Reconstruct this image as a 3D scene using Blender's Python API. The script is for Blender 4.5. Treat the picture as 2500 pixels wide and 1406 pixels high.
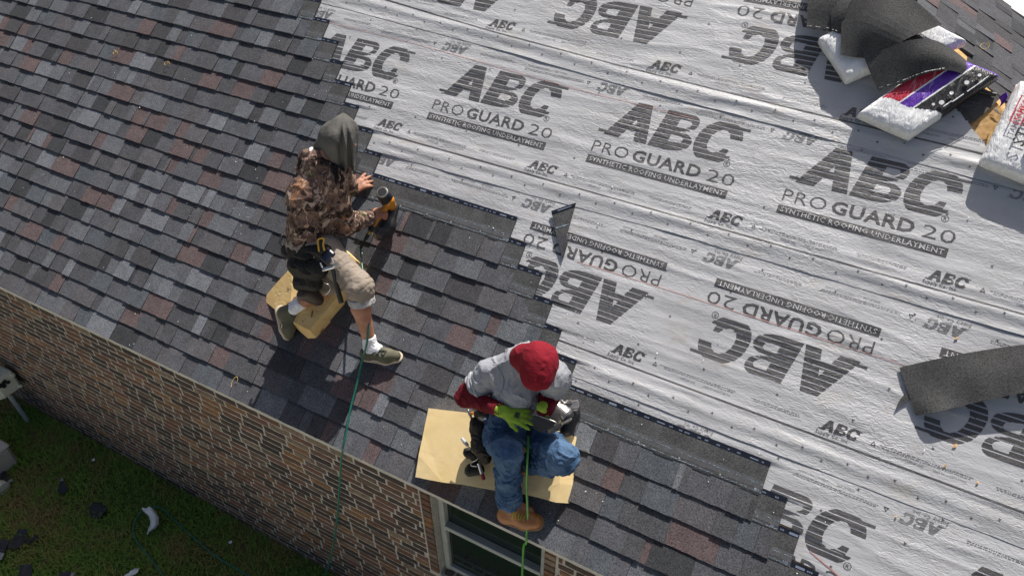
import bpy, bmesh, math, random
import numpy as np
from mathutils import Vector, Matrix, Euler

for o in list(bpy.data.objects): bpy.data.objects.remove(o)
sc = bpy.context.scene
col = sc.collection
rnd = random.Random(7)
rs = np.random.RandomState(11)
TH = 0.6671                       # front roof pitch (radians)
CT, ST = math.cos(TH), math.sin(TH)

# ------------------------------------------------------------------ camera
cam_d = bpy.data.cameras.new('camera'); cam = bpy.data.objects.new('camera', cam_d); col.objects.link(cam)
YAW, PITCH = -0.4800, 0.7275
fw = Vector((math.sin(YAW)*math.cos(PITCH), math.cos(YAW)*math.cos(PITCH), -math.sin(PITCH)))
rt = Vector((math.cos(YAW), -math.sin(YAW), 0)); upv = rt.cross(fw)
CAMPOS = Vector((1.4585, -1.908, 3.770))
cam.matrix_world = Matrix(((rt.x, upv.x, -fw.x, CAMPOS.x), (rt.y, upv.y, -fw.y, CAMPOS.y), (rt.z, upv.z, -fw.z, CAMPOS.z), (0, 0, 0, 1)))
cam_d.sensor_width = 36; cam_d.lens = 25.29; cam_d.clip_end = 500; cam_d.clip_start = 0.05
sc.camera = cam
# ------------------------------------------------------------------ world and sun
SUN_EL = math.radians(58.8); SUN_AZ = math.radians(2.0)      # azimuth measured from +y towards +x
w = bpy.data.worlds.new('World'); sc.world = w; w.use_nodes = True
nt = w.node_tree; bg = nt.nodes['Background']
sky = nt.nodes.new('ShaderNodeTexSky'); sky.sky_type = 'NISHITA'; sky.sun_disc = False
sky.sun_elevation = SUN_EL; sky.sun_rotation = SUN_AZ; sky.air_density = 0.8; sky.dust_density = 4.0; sky.ozone_density = 0.4
nt.links.new(sky.outputs[0], bg.inputs[0]); bg.inputs[1].default_value = 0.075
sd = bpy.data.lights.new('sun', 'SUN'); sd.energy = 5.0; sd.angle = math.radians(0.53); sd.color = (1.0, 0.955, 0.89)
sun = bpy.data.objects.new('sun', sd); col.objects.link(sun)
svec = Vector((math.sin(SUN_AZ)*math.cos(SUN_EL), math.cos(SUN_AZ)*math.cos(SUN_EL), math.sin(SUN_EL)))
sun.rotation_euler = svec.to_track_quat('Z', 'Y').to_euler(); sun.location = svec*30
vs = sc.view_settings; vs.view_transform = 'Standard'; vs.look = 'None'; vs.exposure = 0.42; vs.gamma = 1.0; vs.use_curve_mapping = False

# ------------------------------------------------------------------ helpers: frames and objects
MR = Matrix(((1, 0, 0, 0), (0, CT, -ST, 0), (0, ST, CT, 0), (0, 0, 0, 1)))     # roof frame (u along eave, v up slope, h off the roof)
def r2w(p): return MR @ Vector(p)
MW = Matrix.Identity(4)
def tag(o, label=None, cat=None, group=None, kind=None):
    if label: o['label'] = label
    if cat: o['category'] = cat
    if group: o['group'] = group
    if kind: o['kind'] = kind
    return o
def newmesh(name, V, F, mats, smooth=False, mi=None):
    me = bpy.data.meshes.new(name)
    V = np.asarray(V, dtype=np.float32).reshape(-1, 3)
    if isinstance(F, np.ndarray) and F.ndim == 2:
        n, k = F.shape
        me.vertices.add(len(V)); me.vertices.foreach_set('co', V.ravel())
        me.loops.add(n*k); me.loops.foreach_set('vertex_index', F.astype(np.int32).ravel())
        me.polygons.add(n); me.polygons.foreach_set('loop_start', np.arange(0, n*k, k, dtype=np.int32))
        me.polygons.foreach_set('loop_total', np.full(n, k, dtype=np.int32))
        me.update(calc_edges=True)
    else:
        me.from_pydata(V.tolist(), [], [list(f) for f in F])
    if not isinstance(mats, (list, tuple)): mats = [mats]
    for m in mats: me.materials.append(m)
    if mi is not None: me.polygons.foreach_set('material_index', np.asarray(mi, dtype=np.int32))
    if smooth: me.polygons.foreach_set('use_smooth', np.ones(len(me.polygons), dtype=bool))
    me.update(); me.validate()
    return me
def link(name, data, parent=None, mw=None):
    o = bpy.data.objects.new(name, data); col.objects.link(o)
    if parent is not None: o.parent = parent
    elif mw is not None: o.matrix_world = mw
    return o
class Thing:
    """a top-level Empty; parts get coordinates in the given frame, stored relative to the base"""
    def __init__(s, name, base, label, cat, group=None, frame='roof', kind=None):
        s.base = np.array(base, float); s.frame = MR if frame == 'roof' else MW
        s.o = bpy.data.objects.new(name, None); col.objects.link(s.o); s.o.empty_display_size = 0.05
        s.o.matrix_world = s.frame @ Matrix.Translation(Vector(base))
        tag(s.o, label, cat, group, kind)
    def part(s, name, VF, mat, parent=None, smooth=False, mi=None, label=None, kind=None):
        V = np.asarray(VF[0], float).reshape(-1, 3) - s.base
        o = link(name, newmesh(name, V, VF[1], mat, smooth, mi), parent or s.o)
        return tag(o, label, None, None, kind)
def single(name, VF, mat, label, cat, group=None, frame='roof', smooth=False, mi=None, kind=None):
    V = np.asarray(VF[0], float).reshape(-1, 3); b = V.mean(0); b[2] = V[:, 2].min()
    fr = MR if frame == 'roof' else MW
    o = link(name, newmesh(name, V-b, VF[1], mat, smooth, mi), None, fr @ Matrix.Translation(Vector(b)))
    return tag(o, label, cat, group, kind)
# ------------------------------------------------------------------ helpers: geometry (verts, faces)
def join(*ms):
    V = []; F = []; n = 0
    for m in ms:
        v = np.asarray(m[0], float).reshape(-1, 3); V.append(v)
        F += [tuple(int(i)+n for i in f) for f in m[1]]; n += len(v)
    return np.concatenate(V), F
def box(c, s, R=None, bev=0.0):
    c = np.array(c, float); hx, hy, hz = np.array(s, float)/2
    if bev <= 0:
        V = np.array([(x, y, z) for x in (-hx, hx) for y in (-hy, hy) for z in (-hz, hz)])
        F = [(0, 1, 3, 2), (4, 6, 7, 5), (0, 4, 5, 1), (2, 3, 7, 6), (0, 2, 6, 4), (1, 5, 7, 3)]
    else:
        b = min(bev, hx*.9, hy*.9, hz*.9); V = []; F = []; idx = {}
        for sx in (-1, 1):
            for sy in (-1, 1):
                for sz in (-1, 1):
                    for a in range(3):
                        q = [sx*(hx-b), sy*(hy-b), sz*(hz-b)]; q[a] += (sx, sy, sz)[a]*b
                        idx[(sx, sy, sz, a)] = len(V); V.append(q)
        V = np.array(V)
        g = lambda *k: idx[k]
        for s_ in (-1, 1):
            F.append((g(s_, -1, -1, 0), g(s_, 1, -1, 0), g(s_, 1, 1, 0), g(s_, -1, 1, 0))[::s_])
            F.append((g(-1, s_, -1, 1), g(-1, s_, 1, 1), g(1, s_, 1, 1), g(1, s_, -1, 1))[::s_])
            F.append((g(-1, -1, s_, 2), g(1, -1, s_, 2), g(1, 1, s_, 2), g(-1, 1, s_, 2))[::s_])
        for a in (-1, 1):
            for b_ in (-1, 1):
                F.append((g(a, b_, -1, 0), g(a, b_, 1, 0), g(a, b_, 1, 1), g(a, b_, -1, 1))[::-a*b_])
                F.append((g(a, -1, b_, 0), g(a, -1, b_, 2), g(a, 1, b_, 2), g(a, 1, b_, 0))[::a*b_])
                F.append((g(-1, a, b_, 1), g(1, a, b_, 1), g(1, a, b_, 2), g(-1, a, b_, 2))[::-a*b_])
        for k in [(sx, sy, sz) for sx in (-1, 1) for sy in (-1, 1) for sz in (-1, 1)]:
            t = (g(*k, 0), g(*k, 1), g(*k, 2)); F.append(t if k[0]*k[1]*k[2] > 0 else t[::-1])
    if R is not None: V = V @ np.array(R, float).T
    return V + c, F
def frame_of(d, up=(0, 0, 1)):
    """rotation whose columns are (x=d, y, z~up)"""
    x = np.array(d, float); x /= np.linalg.norm(x); u = np.array(up, float)
    y = np.cross(u, x); y /= np.linalg.norm(y)+1e-9; z = np.cross(x, y)
    return np.stack([x, y, z], 1)
def catmull(P, n=8):
    P = np.asarray(P, float)
    if len(P) < 3: 
        t = np.linspace(0, 1, n+1)[:, None]; return P[0]*(1-t)+P[-1]*t
    Q = np.concatenate([[2*P[0]-P[1]], P, [2*P[-1]-P[-2]]]); out = []
    for i in range(1, len(Q)-2):
        t = np.linspace(0, 1, n, endpoint=False)[:, None]
        a, b, c, d = Q[i-1:i+3]
        out.append(.5*((2*b)+(c-a)*t+(2*a-5*b+4*c-d)*t**2+(3*b-a-3*c+d)*t**3))
    return np.concatenate(out+[P[-1:]])
def tube(P, r, ns=8, n=6, smooth=True, caps=True, flat=1.0):
    C = catmull(P, n) if smooth else np.asarray(P, float)
    R = np.interp(np.linspace(0, 1, len(C)), np.linspace(0, 1, len(np.atleast_1d(r))), np.atleast_1d(r)) if np.ndim(r) else np.full(len(C), r)
    T = np.gradient(C, axis=0); T /= np.linalg.norm(T, axis=1)[:, None]+1e-9
    up = np.array([0.13, 0.21, 1.0]); V = []
    N = np.cross(T[0], up); N /= np.linalg.norm(N)
    for i in range(len(C)):
        N = N-T[i]*(N@T[i]); N /= np.linalg.norm(N)+1e-9; B = np.cross(T[i], N)
        a = np.linspace(0, 2*np.pi, ns, endpoint=False)
        V.append(C[i]+R[i]*(np.cos(a)[:, None]*N+flat*np.sin(a)[:, None]*B))
    V = np.concatenate(V); F = []
    for i in range(len(C)-1):
        for j in range(ns):
            F.append((i*ns+j, i*ns+(j+1) % ns, (i+1)*ns+(j+1) % ns, (i+1)*ns+j))
    if caps: F += [tuple(range(ns))[::-1], tuple((len(C)-1)*ns+j for j in range(ns))]
    return V, F
def prism(poly, h0, h1):
    """polygon (u,v) list, extruded between heights (scalars or per-vertex lists)"""
    n = len(poly); P = np.array(poly, float)
    a = np.c_[P[:, :2], np.broadcast_to(h0, n)]; b = np.c_[P[:, :2], np.broadcast_to(h1, n)]
    area = sum(P[i, 0]*P[(i+1) % n, 1]-P[(i+1) % n, 0]*P[i, 1] for i in range(n))
    F = [tuple(range(n))[::-1], tuple(range(n, 2*n))]+[(i, (i+1) % n, n+(i+1) % n, n+i) for i in range(n)]
    if area < 0: F = [f[::-1] for f in F]
    return np.concatenate([a, b]), F
def lathe(a, b, prof, ns=20):
    """profile [(t along a->b, radius)]"""
    a = np.array(a, float); b = np.array(b, float); R = frame_of(b-a, (0.2, 0.3, 1) if abs((b-a)[2]) < .9*np.linalg.norm(b-a) else (1, .2, 0)); V = []; F = []
    for t, r in prof:
        an = np.linspace(0, 2*np.pi, ns, endpoint=False)
        V.append(a+(b-a)*t+r*(np.cos(an)[:, None]*R[:, 1]+np.sin(an)[:, None]*R[:, 2]))
    for i in range(len(prof)-1):
        for j in range(ns): F.append((i*ns+j, i*ns+(j+1) % ns, (i+1)*ns+(j+1) % ns, (i+1)*ns+j))
    F += [tuple(range(ns))[::-1], tuple((len(prof)-1)*ns+j for j in range(ns))]
    return np.concatenate(V), F
def loft(rows, nu=30, nv=12, thick=0.004, wob=0.0, seed=3):
    rows = [np.asarray(r, float) for r in rows]
    def resample(P, n):
        C = catmull(P, 12); d = np.r_[0, np.cumsum(np.linalg.norm(np.diff(C, axis=0), axis=1))]; t = np.linspace(0, d[-1], n)
        return np.stack([np.interp(t, d, C[:, k]) for k in range(3)], 1)
    G = np.stack([resample(r, nu) for r in rows])
    tt = np.linspace(0, len(rows)-1, nv); out = []
    if len(rows) == 2: S = G[0][None]*(1-tt)[:, None, None]+G[1][None]*tt[:, None, None]
    else: S = np.stack([catmull(G[:, j], 12)[np.round(tt*12).astype(int)] for j in range(nu)], 1)
    if wob: S[..., 2] += wob*(fbm2(S[..., 0]*9, S[..., 1]*9, seed)-.5)
    du = np.gradient(S, axis=1); dv = np.gradient(S, axis=0); N = np.cross(du, dv); N /= np.linalg.norm(N, axis=2)[..., None]+1e-9
    if N[..., 2].mean() < 0: N = -N
    T = S.reshape(-1, 3); B = (S-N*thick).reshape(-1, 3); n = len(T); F = []
    flip = np.cross(du, dv)[..., 2].mean() < 0
    for i in range(nv-1):
        for j in range(nu-1):
            q = (i*nu+j, i*nu+j+1, (i+1)*nu+j+1, (i+1)*nu+j); q = q[::-1] if flip else q
            F.append(q); F.append(tuple(k+n for k in q[::-1]))
    ring = [j for j in range(nu)]+[i*nu+nu-1 for i in range(1, nv)]+[(nv-1)*nu+j for j in range(nu-2, -1, -1)]+[i*nu for i in range(nv-2, 0, -1)]
    for a, b in zip(ring, ring[1:]+ring[:1]):
        q = (a, a+n, b+n, b); F.append(q[::-1] if flip else q)
    return np.concatenate([T, B]), F
# ------------------------------------------------------------------ helpers: noise
def _h(i, j, k, s):
    n = (i*374761393+j*668265263+k*2147483647+s*974634777) & 0x7fffffff
    n = ((n ^ (n >> 13))*1274126177) & 0x7fffffff
    return ((n ^ (n >> 16)) & 0xffff)/65535.0
def vn3(x, y, z, s=0):
    x, y, z = np.broadcast_arrays(np.asarray(x, float), y, z)
    i, j, k = np.floor(x).astype(np.int64), np.floor(y).astype(np.int64), np.floor(z).astype(np.int64)
    f, g, h = x-i, y-j, z-k
    f = f*f*(3-2*f); g = g*g*(3-2*g); h = h*h*(3-2*h)
    r = 0
    for a in (0, 1):
        for b in (0, 1):
            for c in (0, 1):
                r = r+_h(i+a, j+b, k+c, s)*(f if a else 1-f)*(g if b else 1-g)*(h if c else 1-h)
    return r
def fbm2(x, y, s=0, o=3): return sum(vn3(x*2**i, y*2**i, 0.5, s+i)*.5**(i+1) for i in range(o))/(1-.5**o)
def fbm3(P, sc_, s=0, o=2): return sum(vn3(P[:, 0]*sc_*2**i, P[:, 1]*sc_*2**i, P[:, 2]*sc_*2**i, s+i)*.5**(i+1) for i in range(o))/(1-.5**o)
# ------------------------------------------------------------------ helpers: smooth implicit bodies
def sdf_mesh(prims, vox=0.005, k=0.03, wr=None, clip=None):
    """prims: ('c',a,b,ra,rb[,dir,f]) tapered capsule (dir,f: flattened by f along dir), ('e',c,(rx,ry,rz),R) ellipsoid, ('-',prim) cut"""
    lo = np.full(3, 1e9); hi = np.full(3, -1e9)
    for q in prims:
        if q[0] == '-': continue
        if q[0] == 'c': pts = np.array([q[1], q[2]], float); r = max(q[3], q[4])
        else: pts = np.array([q[1]], float); r = max(q[2])
        lo = np.minimum(lo, pts.min(0)-r); hi = np.maximum(hi, pts.max(0)+r)
    lo -= 4*vox+k*.3; hi += 4*vox+k*.3
    n = np.ceil((hi-lo)/vox).astype(int)+1
    ax = [lo[i]+np.arange(n[i])*vox for i in range(3)]
    Fd = np.full(n, 1.0, np.float32)
    def ev(q, sl):
        X = ax[0][sl[0]][:, None, None].astype(np.float32); Y = ax[1][sl[1]][None, :, None].astype(np.float32); Z = ax[2][sl[2]][None, None, :].astype(np.float32)
        if q[0] == 'c':
            a = np.array(q[1], np.float32); b = np.array(q[2], np.float32); d = b-a; L = float(d@d)+1e-9
            x, y, z = X-a[0], Y-a[1], Z-a[2]
            t = np.clip((x*d[0]+y*d[1]+z*d[2])/L, 0, 1); x = x-t*d[0]; y = y-t*d[1]; z = z-t*d[2]
            if len(q) > 5:
                e = np.array(q[5], np.float32); e = e/np.linalg.norm(e); m = (x*e[0]+y*e[1]+z*e[2])*(1/q[6]-1); x = x+m*e[0]; y = y+m*e[1]; z = z+m*e[2]
            return np.sqrt(x*x+y*y+z*z)-(q[3]+(q[4]-q[3])*t)
        c = np.array(q[1], np.float32); R = np.eye(3) if len(q) < 4 or q[3] is None else np.asarray(q[3])
        x, y, z = X-c[0], Y-c[1], Z-c[2]
        l = [(x*R[0, i]+y*R[1, i]+z*R[2, i])/q[2][i] for i in range(3)]
        return (np.sqrt(l[0]**2+l[1]**2+l[2]**2)-1)*min(q[2])
    def rng(q, m):
        if q[0] == 'c': pts = np.array([q[1], q[2]], float); r = max(q[3], q[4])
        else: pts = np.array([q[1]], float); r = max(q[2])
        a = np.clip(np.floor((pts.min(0)-r-m-lo)/vox).astype(int), 0, n-1); b = np.clip(np.ceil((pts.max(0)+r+m-lo)/vox).astype(int)+1, 1, n)
        return tuple(slice(a[i], b[i]) for i in range(3))
    for q in prims:
        if q[0] == '-':
            sl = rng(q[1], 3*vox); Fd[sl] = np.maximum(Fd[sl], -ev(q[1], sl)); continue
        sl = rng(q, k+3*vox); d = ev(q, sl); A = Fd[sl]; kk = k
        hh = np.maximum(kk-np.abs(A-d), 0)/kk; Fd[sl] = np.minimum(A, d)-hh*hh*kk*.25
    if clip is not None:
        for (pt, nv_) in clip:
            X = ax[0][:, None, None]-pt[0]; Y = ax[1][None, :, None]-pt[1]; Z = ax[2][None, None, :]-pt[2]
            nn = np.array(nv_, float); nn /= np.linalg.norm(nn)
            Fd = np.maximum(Fd, (X*nn[0]+Y*nn[1]+Z*nn[2]).astype(np.float32))
    # surface nets
    S = Fd < 0
    c = np.zeros(n-1, np.int8)
    for a in (0, 1):
        for b in (0, 1):
            for d in (0, 1): c += S[a:n[0]-1+a, b:n[1]-1+b, d:n[2]-1+d]
    act = np.argwhere((c > 0) & (c < 8)); idx = np.full(n-1, -1, np.int64); idx[tuple(act.T)] = np.arange(len(act))
    acc = np.zeros((len(act), 3)); cnt = np.zeros(len(act))
    offs = [(a, b, d) for a in (0, 1) for b in (0, 1) for d in (0, 1)]
    for o1 in offs:
        for axis in range(3):
            if o1[axis]: continue
            o2 = list(o1); o2[axis] = 1
            f1 = Fd[tuple((act+o1).T)]; f2 = Fd[tuple((act+o2).T)]; m = (f1 < 0) != (f2 < 0)
            t = f1[m]/(f1[m]-f2[m]); P = np.array(o1, float)+np.zeros((m.sum(), 3)); P[:, axis] += t
            acc[m] += P; cnt[m] += 1
    V = lo+(act+acc/cnt[:, None])*vox
    Fs = []
    for axis in range(3):
        u, v = (axis+1) % 3, (axis+2) % 3
        s1 = [slice(0, None)]*3; s2 = [slice(0, None)]*3; s1[axis] = slice(0, -1); s2[axis] = slice(1, None)
        A = S[tuple(s1)]; B = S[tuple(s2)]; E = np.argwhere(A != B); fl = A[tuple(E.T)]
        ok = (E[:, u] > 0) & (E[:, v] > 0) & (E[:, u] < n[u]-1) & (E[:, v] < n[v]-1); E = E[ok]; fl = fl[ok]
        q = []
        for du, dv in ((-1, -1), (0, -1), (0, 0), (-1, 0)):
            e = E.copy(); e[:, u] += du; e[:, v] += dv; q.append(idx[tuple(e.T)])
        q = np.stack(q, 1); q[~fl] = q[~fl][:, ::-1]; Fs.append(q)
    Fq = np.concatenate(Fs); Fq = Fq[(Fq >= 0).all(1)]
    for _ in range(2):                      # light relaxation against grid stepping
        E = np.concatenate([Fq[:, [0, 1]], Fq[:, [1, 2]], Fq[:, [2, 3]], Fq[:, [3, 0]]])
        s_ = np.zeros_like(V); c_ = np.zeros(len(V)); np.add.at(s_, E[:, 0], V[E[:, 1]]); np.add.at(c_, E[:, 0], 1)
        V = .45*V+.55*s_/np.maximum(c_, 1)[:, None]
    if wr is not None:
        Nn = np.zeros_like(V); fn = np.cross(V[Fq[:, 2]]-V[Fq[:, 0]], V[Fq[:, 3]]-V[Fq[:, 1]])
        for i in range(4): np.add.at(Nn, Fq[:, i], fn)
        Nn /= np.linalg.norm(Nn, axis=1)[:, None]+1e-9
        V = V+Nn*wr(V)[:, None]
    return V, Fq
def folds(amp, sc_, seed, ax=(1, 1, 1)):
    """soft cloth creases: ridged noise, optionally squashed per axis"""
    def f(V):
        W = V*np.array(ax); q = fbm3(W, sc_, seed, 2); q2 = fbm3(W[:, [1, 2, 0]], sc_*2.1, seed+5, 2)
        return amp*(np.exp(-np.abs(q-.5)*16)*1.5+np.exp(-np.abs(q2-.5)*16)*.8-.55)
    return f
def hand_prims(W, d, n, side, curl=(.2, .2, .2, .25), spread=.1, thumb=.9, s=1.0, tc=.3):
    """wrist W, direction d to the fingers, n = back of hand; side=+1 when the thumb lies on the d x n side"""
    W = np.array(W, float); d = np.array(d, float); d /= np.linalg.norm(d); n = np.array(n, float); n -= d*(n@d); n /= np.linalg.norm(n); t = np.cross(d, n)*side
    out = [('c', W, W+d*.05*s+t*.014*s, .024*s, .026*s, n, .62), ('c', W+d*.03*s-t*.014*s, W+d*.078*s-t*.018*s, .024*s, .022*s, n, .62), ('c', W+d*.04*s+t*.012*s, W+d*.082*s+t*.018*s, .024*s, .021*s, n, .62)]
    Ls = (.072, .08, .074, .058); of = (.029, .010, -.010, -.028)
    for i in range(4):
        b = W+d*(.085-.004*abs(i-1))*s+t*of[i]*s; a = curl[i]; yaw = spread*(1.3-i)*.9
        p = b; ang = 0; r = .0092*s
        for j, fr in enumerate((.45, .3, .25)):
            ang += a*(.8+.5*j); dd = (d*math.cos(yaw)+t*math.sin(yaw))*math.cos(ang)-n*math.sin(ang)
            q = p+dd*Ls[i]*fr*s; out.append(('c', p, q, r, r*.92)); p = q; r *= .92
    b = W+d*.028*s+t*.022*s-n*.006*s; dd = d*math.cos(thumb)+t*math.sin(thumb); q = b+dd*.042*s-n*.006*s; out.append(('c', b, q, .013*s, .0105*s))
    dd2 = d*math.cos(thumb-tc)+t*math.sin(thumb-tc)-n*.25; out.append(('c', q, q+dd2/np.linalg.norm(dd2)*.034*s, .0102*s, .0085*s))
    return out
# ------------------------------------------------------------------ materials
def nodes(name):
    m = bpy.data.materials.new(name); m.use_nodes = True; t = m.node_tree; b = t.nodes['Principled BSDF']
    return m, t, b
class NT:
    def __init__(s, t): s.t = t
    def n(s, typ, ins=None, **kw):
        x = s.t.nodes.new(typ)
        for k_, v_ in kw.items(): setattr(x, k_, v_)
        for k_, v_ in (ins or {}).items():
            if hasattr(v_, 'is_output') or isinstance(v_, bpy.types.NodeSocket): s.t.links.new(v_, x.inputs[k_])
            else: x.inputs[k_].default_value = v_
        return x
    def mix(s, f, a, b, bt='MIX'):
        x = s.n('ShaderNodeMix', data_type='RGBA', blend_type=bt, clamp_result=False)
        for k_, v_ in ((0, f), (6, a), (7, b)):
            if isinstance(v_, bpy.types.NodeSocket): s.t.links.new(v_, x.inputs[k_])
            else: x.inputs[k_].default_value = (*v_, 1) if isinstance(v_, (tuple, list)) and len(v_) == 3 else v_
        return x.outputs[2]
    def ramp(s, f, stops, interp='LINEAR'):
        x = s.n('ShaderNodeValToRGB'); x.color_ramp.interpolation = interp; e = x.color_ramp.elements
        while len(e) < len(stops): e.new(.5)
        for k_, (p_, c_) in enumerate(stops): e[k_].position = p_; e[k_].color = (*c_, 1) if isinstance(c_, (tuple, list)) else (c_, c_, c_, 1)
        s.t.links.new(f, x.inputs[0]); return x.outputs[0]
    def math(s, op, a, b=0.0, c=None):
        x = s.n('ShaderNodeMath', operation=op)
        for k_, v_ in ((0, a), (1, b)) + (((2, c),) if c is not None else ()):
            if isinstance(v_, bpy.types.NodeSocket): s.t.links.new(v_, x.inputs[k_])
            else: x.inputs[k_].default_value = v_
        return x.outputs[0]
    def noise(s, co, scale, detail=3.0, rough=.55, dist=0.0):
        return s.n('ShaderNodeTexNoise', {'Vector': co, 'Scale': scale, 'Detail': detail, 'Roughness': rough, 'Distortion': dist}).outputs[0]
    def map(s, co, rot=(0, 0, 0), scale=(1, 1, 1), loc=(0, 0, 0)):
        return s.n('ShaderNodeMapping', {'Vector': co, 'Rotation': rot, 'Scale': scale, 'Location': loc}).outputs[0]
    def bump(s, h, strength, dist, prev=None):
        d = {'Height': h, 'Strength': strength, 'Distance': dist}
        if prev is not None: d['Normal'] = prev
        return s.n('ShaderNodeBump', d).outputs[0]
def mat(name, c, rough=.6, c2=None, nscale=30, nlo=.4, nhi=.6, spec=.5, bump=None, grain=None, metal=0.0, sheen=0, space='Object', coat=0, sss=0, trans=0):
    """colour c mottled with c2; bump=(scale, distance, strength); grain=(scale, amount)"""
    m, t, b = nodes(name); N = NT(t)
    co = t.nodes.new('ShaderNodeTexCoord').outputs['Object'] if space == 'Object' else t.nodes.new('ShaderNodeNewGeometry').outputs['Position']
    base = (*c, 1); out = None
    if c2 is not None:
        f = N.n('ShaderNodeMapRange', {0: N.noise(co, nscale, 4), 1: nlo, 2: nhi}).outputs[0]; out = N.mix(f, c, c2)
    if grain:
        g = N.n('ShaderNodeMapRange', {0: N.noise(co, grain[0], 2, .7), 1: .3, 2: .7, 3: 1-grain[1], 4: 1+grain[1]}).outputs[0]
        gc = N.n('ShaderNodeCombineColor', {0: g, 1: g, 2: g}).outputs[0]
        out = N.mix(1.0, out if out is not None else c, gc, 'MULTIPLY')
    if out is not None: t.links.new(out, b.inputs['Base Color'])
    else: b.inputs['Base Color'].default_value = base
    b.inputs['Roughness'].default_value = rough; b.inputs['Specular IOR Level'].default_value = spec; b.inputs['Metallic'].default_value = metal
    if sheen: b.inputs['Sheen Weight'].default_value = sheen
    if coat: b.inputs['Coat Weight'].default_value = coat
    if sss: b.inputs['Subsurface Weight'].default_value = sss; b.inputs['Subsurface Radius'].default_value = (.012, .005, .003)
    if bump: t.links.new(N.bump(N.noise(co, bump[0], 4, .6), bump[2] if len(bump) > 2 else 1.0, bump[1]), b.inputs['Normal'])
    return m
# ================================================================== THE HOUSE
EXP = 0.1429; SH = 0.322; HB = 0.012       # shingle exposure, strip height, lift of the shingle layer
K2 = 0.563; AX, AY, AZ = 1.56, 2.866, 2.257; M2 = -0.7147      # right slope and the hip line
GZ = -2.21; WY = 0.05                      # ground level, wall face
SHC = [(0.044, 0.046, 0.051), (0.073, 0.074, 0.082), (0.090, 0.092, 0.103), (0.113, 0.120, 0.133), (0.145, 0.154, 0.171), (0.096, 0.093, 0.100), (0.112, 0.083, 0.084), (0.115, 0.085, 0.084), (0.059, 0.058, 0.063), (0.083, 0.092, 0.105)]
SHW = [.06, .18, .24, .13, .07, .09, .085, .03, .06, .05]
SHM = [mat('shingle_granules_%d' % i, c, .93, tuple(x*.74 for x in c), 14, .3, .72, .25, bump=(260, .002, .7), grain=(135, .62), space='World') for i, c in enumerate(SHC)]
m_headlap = mat('shingle_headlap_granules', (.082, .083, .085), .92, (.05, .05, .052), 9, .3, .7, .3, bump=(260, .002, .7), grain=(135, .6), space='World')
m_smoothband = mat('shingle_nail_zone', (.098, .101, .106), .8, (.068, .07, .074), 20, .3, .7, .35, grain=(110, .3), space='World')
m_tape = mat('navy_release_tape', (.007, .009, .016), .3, (.012, .015, .024), 40, spec=.6)
m_tapeprint = mat('pale_blue_tape_print', (.17, .2, .27), .45)
m_glue = mat('white_glue_dashes', (.36, .44, .5), .5, (.13, .2, .27), 60, .42, .58, space='World')
m_nail = mat('galvanised_nail_head', (.62, .6, .55), .4, metal=.6)
m_osb = mat('oriented_strand_board', (.56, .36, .16), .8, (.42, .25, .1), 45, .4, .6, .2, bump=(60, .001), grain=(90, .3), space='World')
m_mortar = mat('pale_mortar', (.45, .425, .375), .95, (.33, .31, .27), 25, .35, .65, .1, bump=(150, .003), grain=(200, .2), space='World')
BRC = [(0.151, 0.078, 0.047), (0.051, 0.038, 0.033), (0.238, 0.122, 0.055), (0.089, 0.057, 0.041), (0.174, 0.087, 0.062), (0.223, 0.157, 0.103), (0.068, 0.047, 0.038), (0.143, 0.098, 0.070)]
BRM = [mat('brick_clay_%d' % i, c, .9, tuple(x*.5+.03 for x in c), 26, .42, .66, .15, bump=(90, .004), grain=(160, .35), space='World') for i, c in enumerate(BRC)]
m_drip = mat('beige_drip_edge_metal', (.47, .45, .39), .45, (.4, .385, .34), 6, spec=.5, space='World')
m_frame = mat('grey_window_vinyl', (.34, .36, .33), .5, (.29, .31, .285), 8, space='World')
def glass():
    m, t, b = nodes('dark_window_glass'); N = NT(t)
    b.inputs['Base Color'].default_value = (.012, .02, .017, 1); b.inputs['Roughness'].default_value = .04; b.inputs['Specular IOR Level'].default_value = .6
    return m
m_glass = glass()

house = Thing('brick_house', (0, 0, GZ), 'brown brick house with a half shingled roof and one dark window', 'house', frame='world')
def under(part, name, VF, m, **k):     # a mesh child expressed in the parent part's own frame
    o = link(name, newmesh(name, VF[0], VF[1], m, k.get('smooth', False), k.get('mi')), part)
    if k.get('kind'): o['kind'] = k['kind']
    return o
slope = link('front_roof_slope', newmesh('front_roof_slope', *prism([(-9, .004), (5.56, .004), (.52, 4.6), (-9, 4.6)], -.014, -.001), m_osb), house.o); slope.matrix_basis = Matrix.Translation((0, 0, -GZ)) @ MR
q = math.sqrt(1+K2*K2); X2 = AX+AZ/K2
M_R = Matrix(((0, -1/q, K2/q, X2), (1, 0, 0, 0), (0, K2/q, 1/q, 0), (0, 0, 0, 1)))      # right slope frame: x along its eave (+y), y up slope
rslope = link('right_roof_slope', newmesh('right_roof_slope', *prism([(0.01, .0), (4.16, 0), (4.16, (X2-.52)*q), (3.61, (X2-.52)*q)], -.014, -.001), m_osb), house.o); rslope.matrix_basis = Matrix.Translation((0, 0, -GZ)) @ M_R
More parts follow.
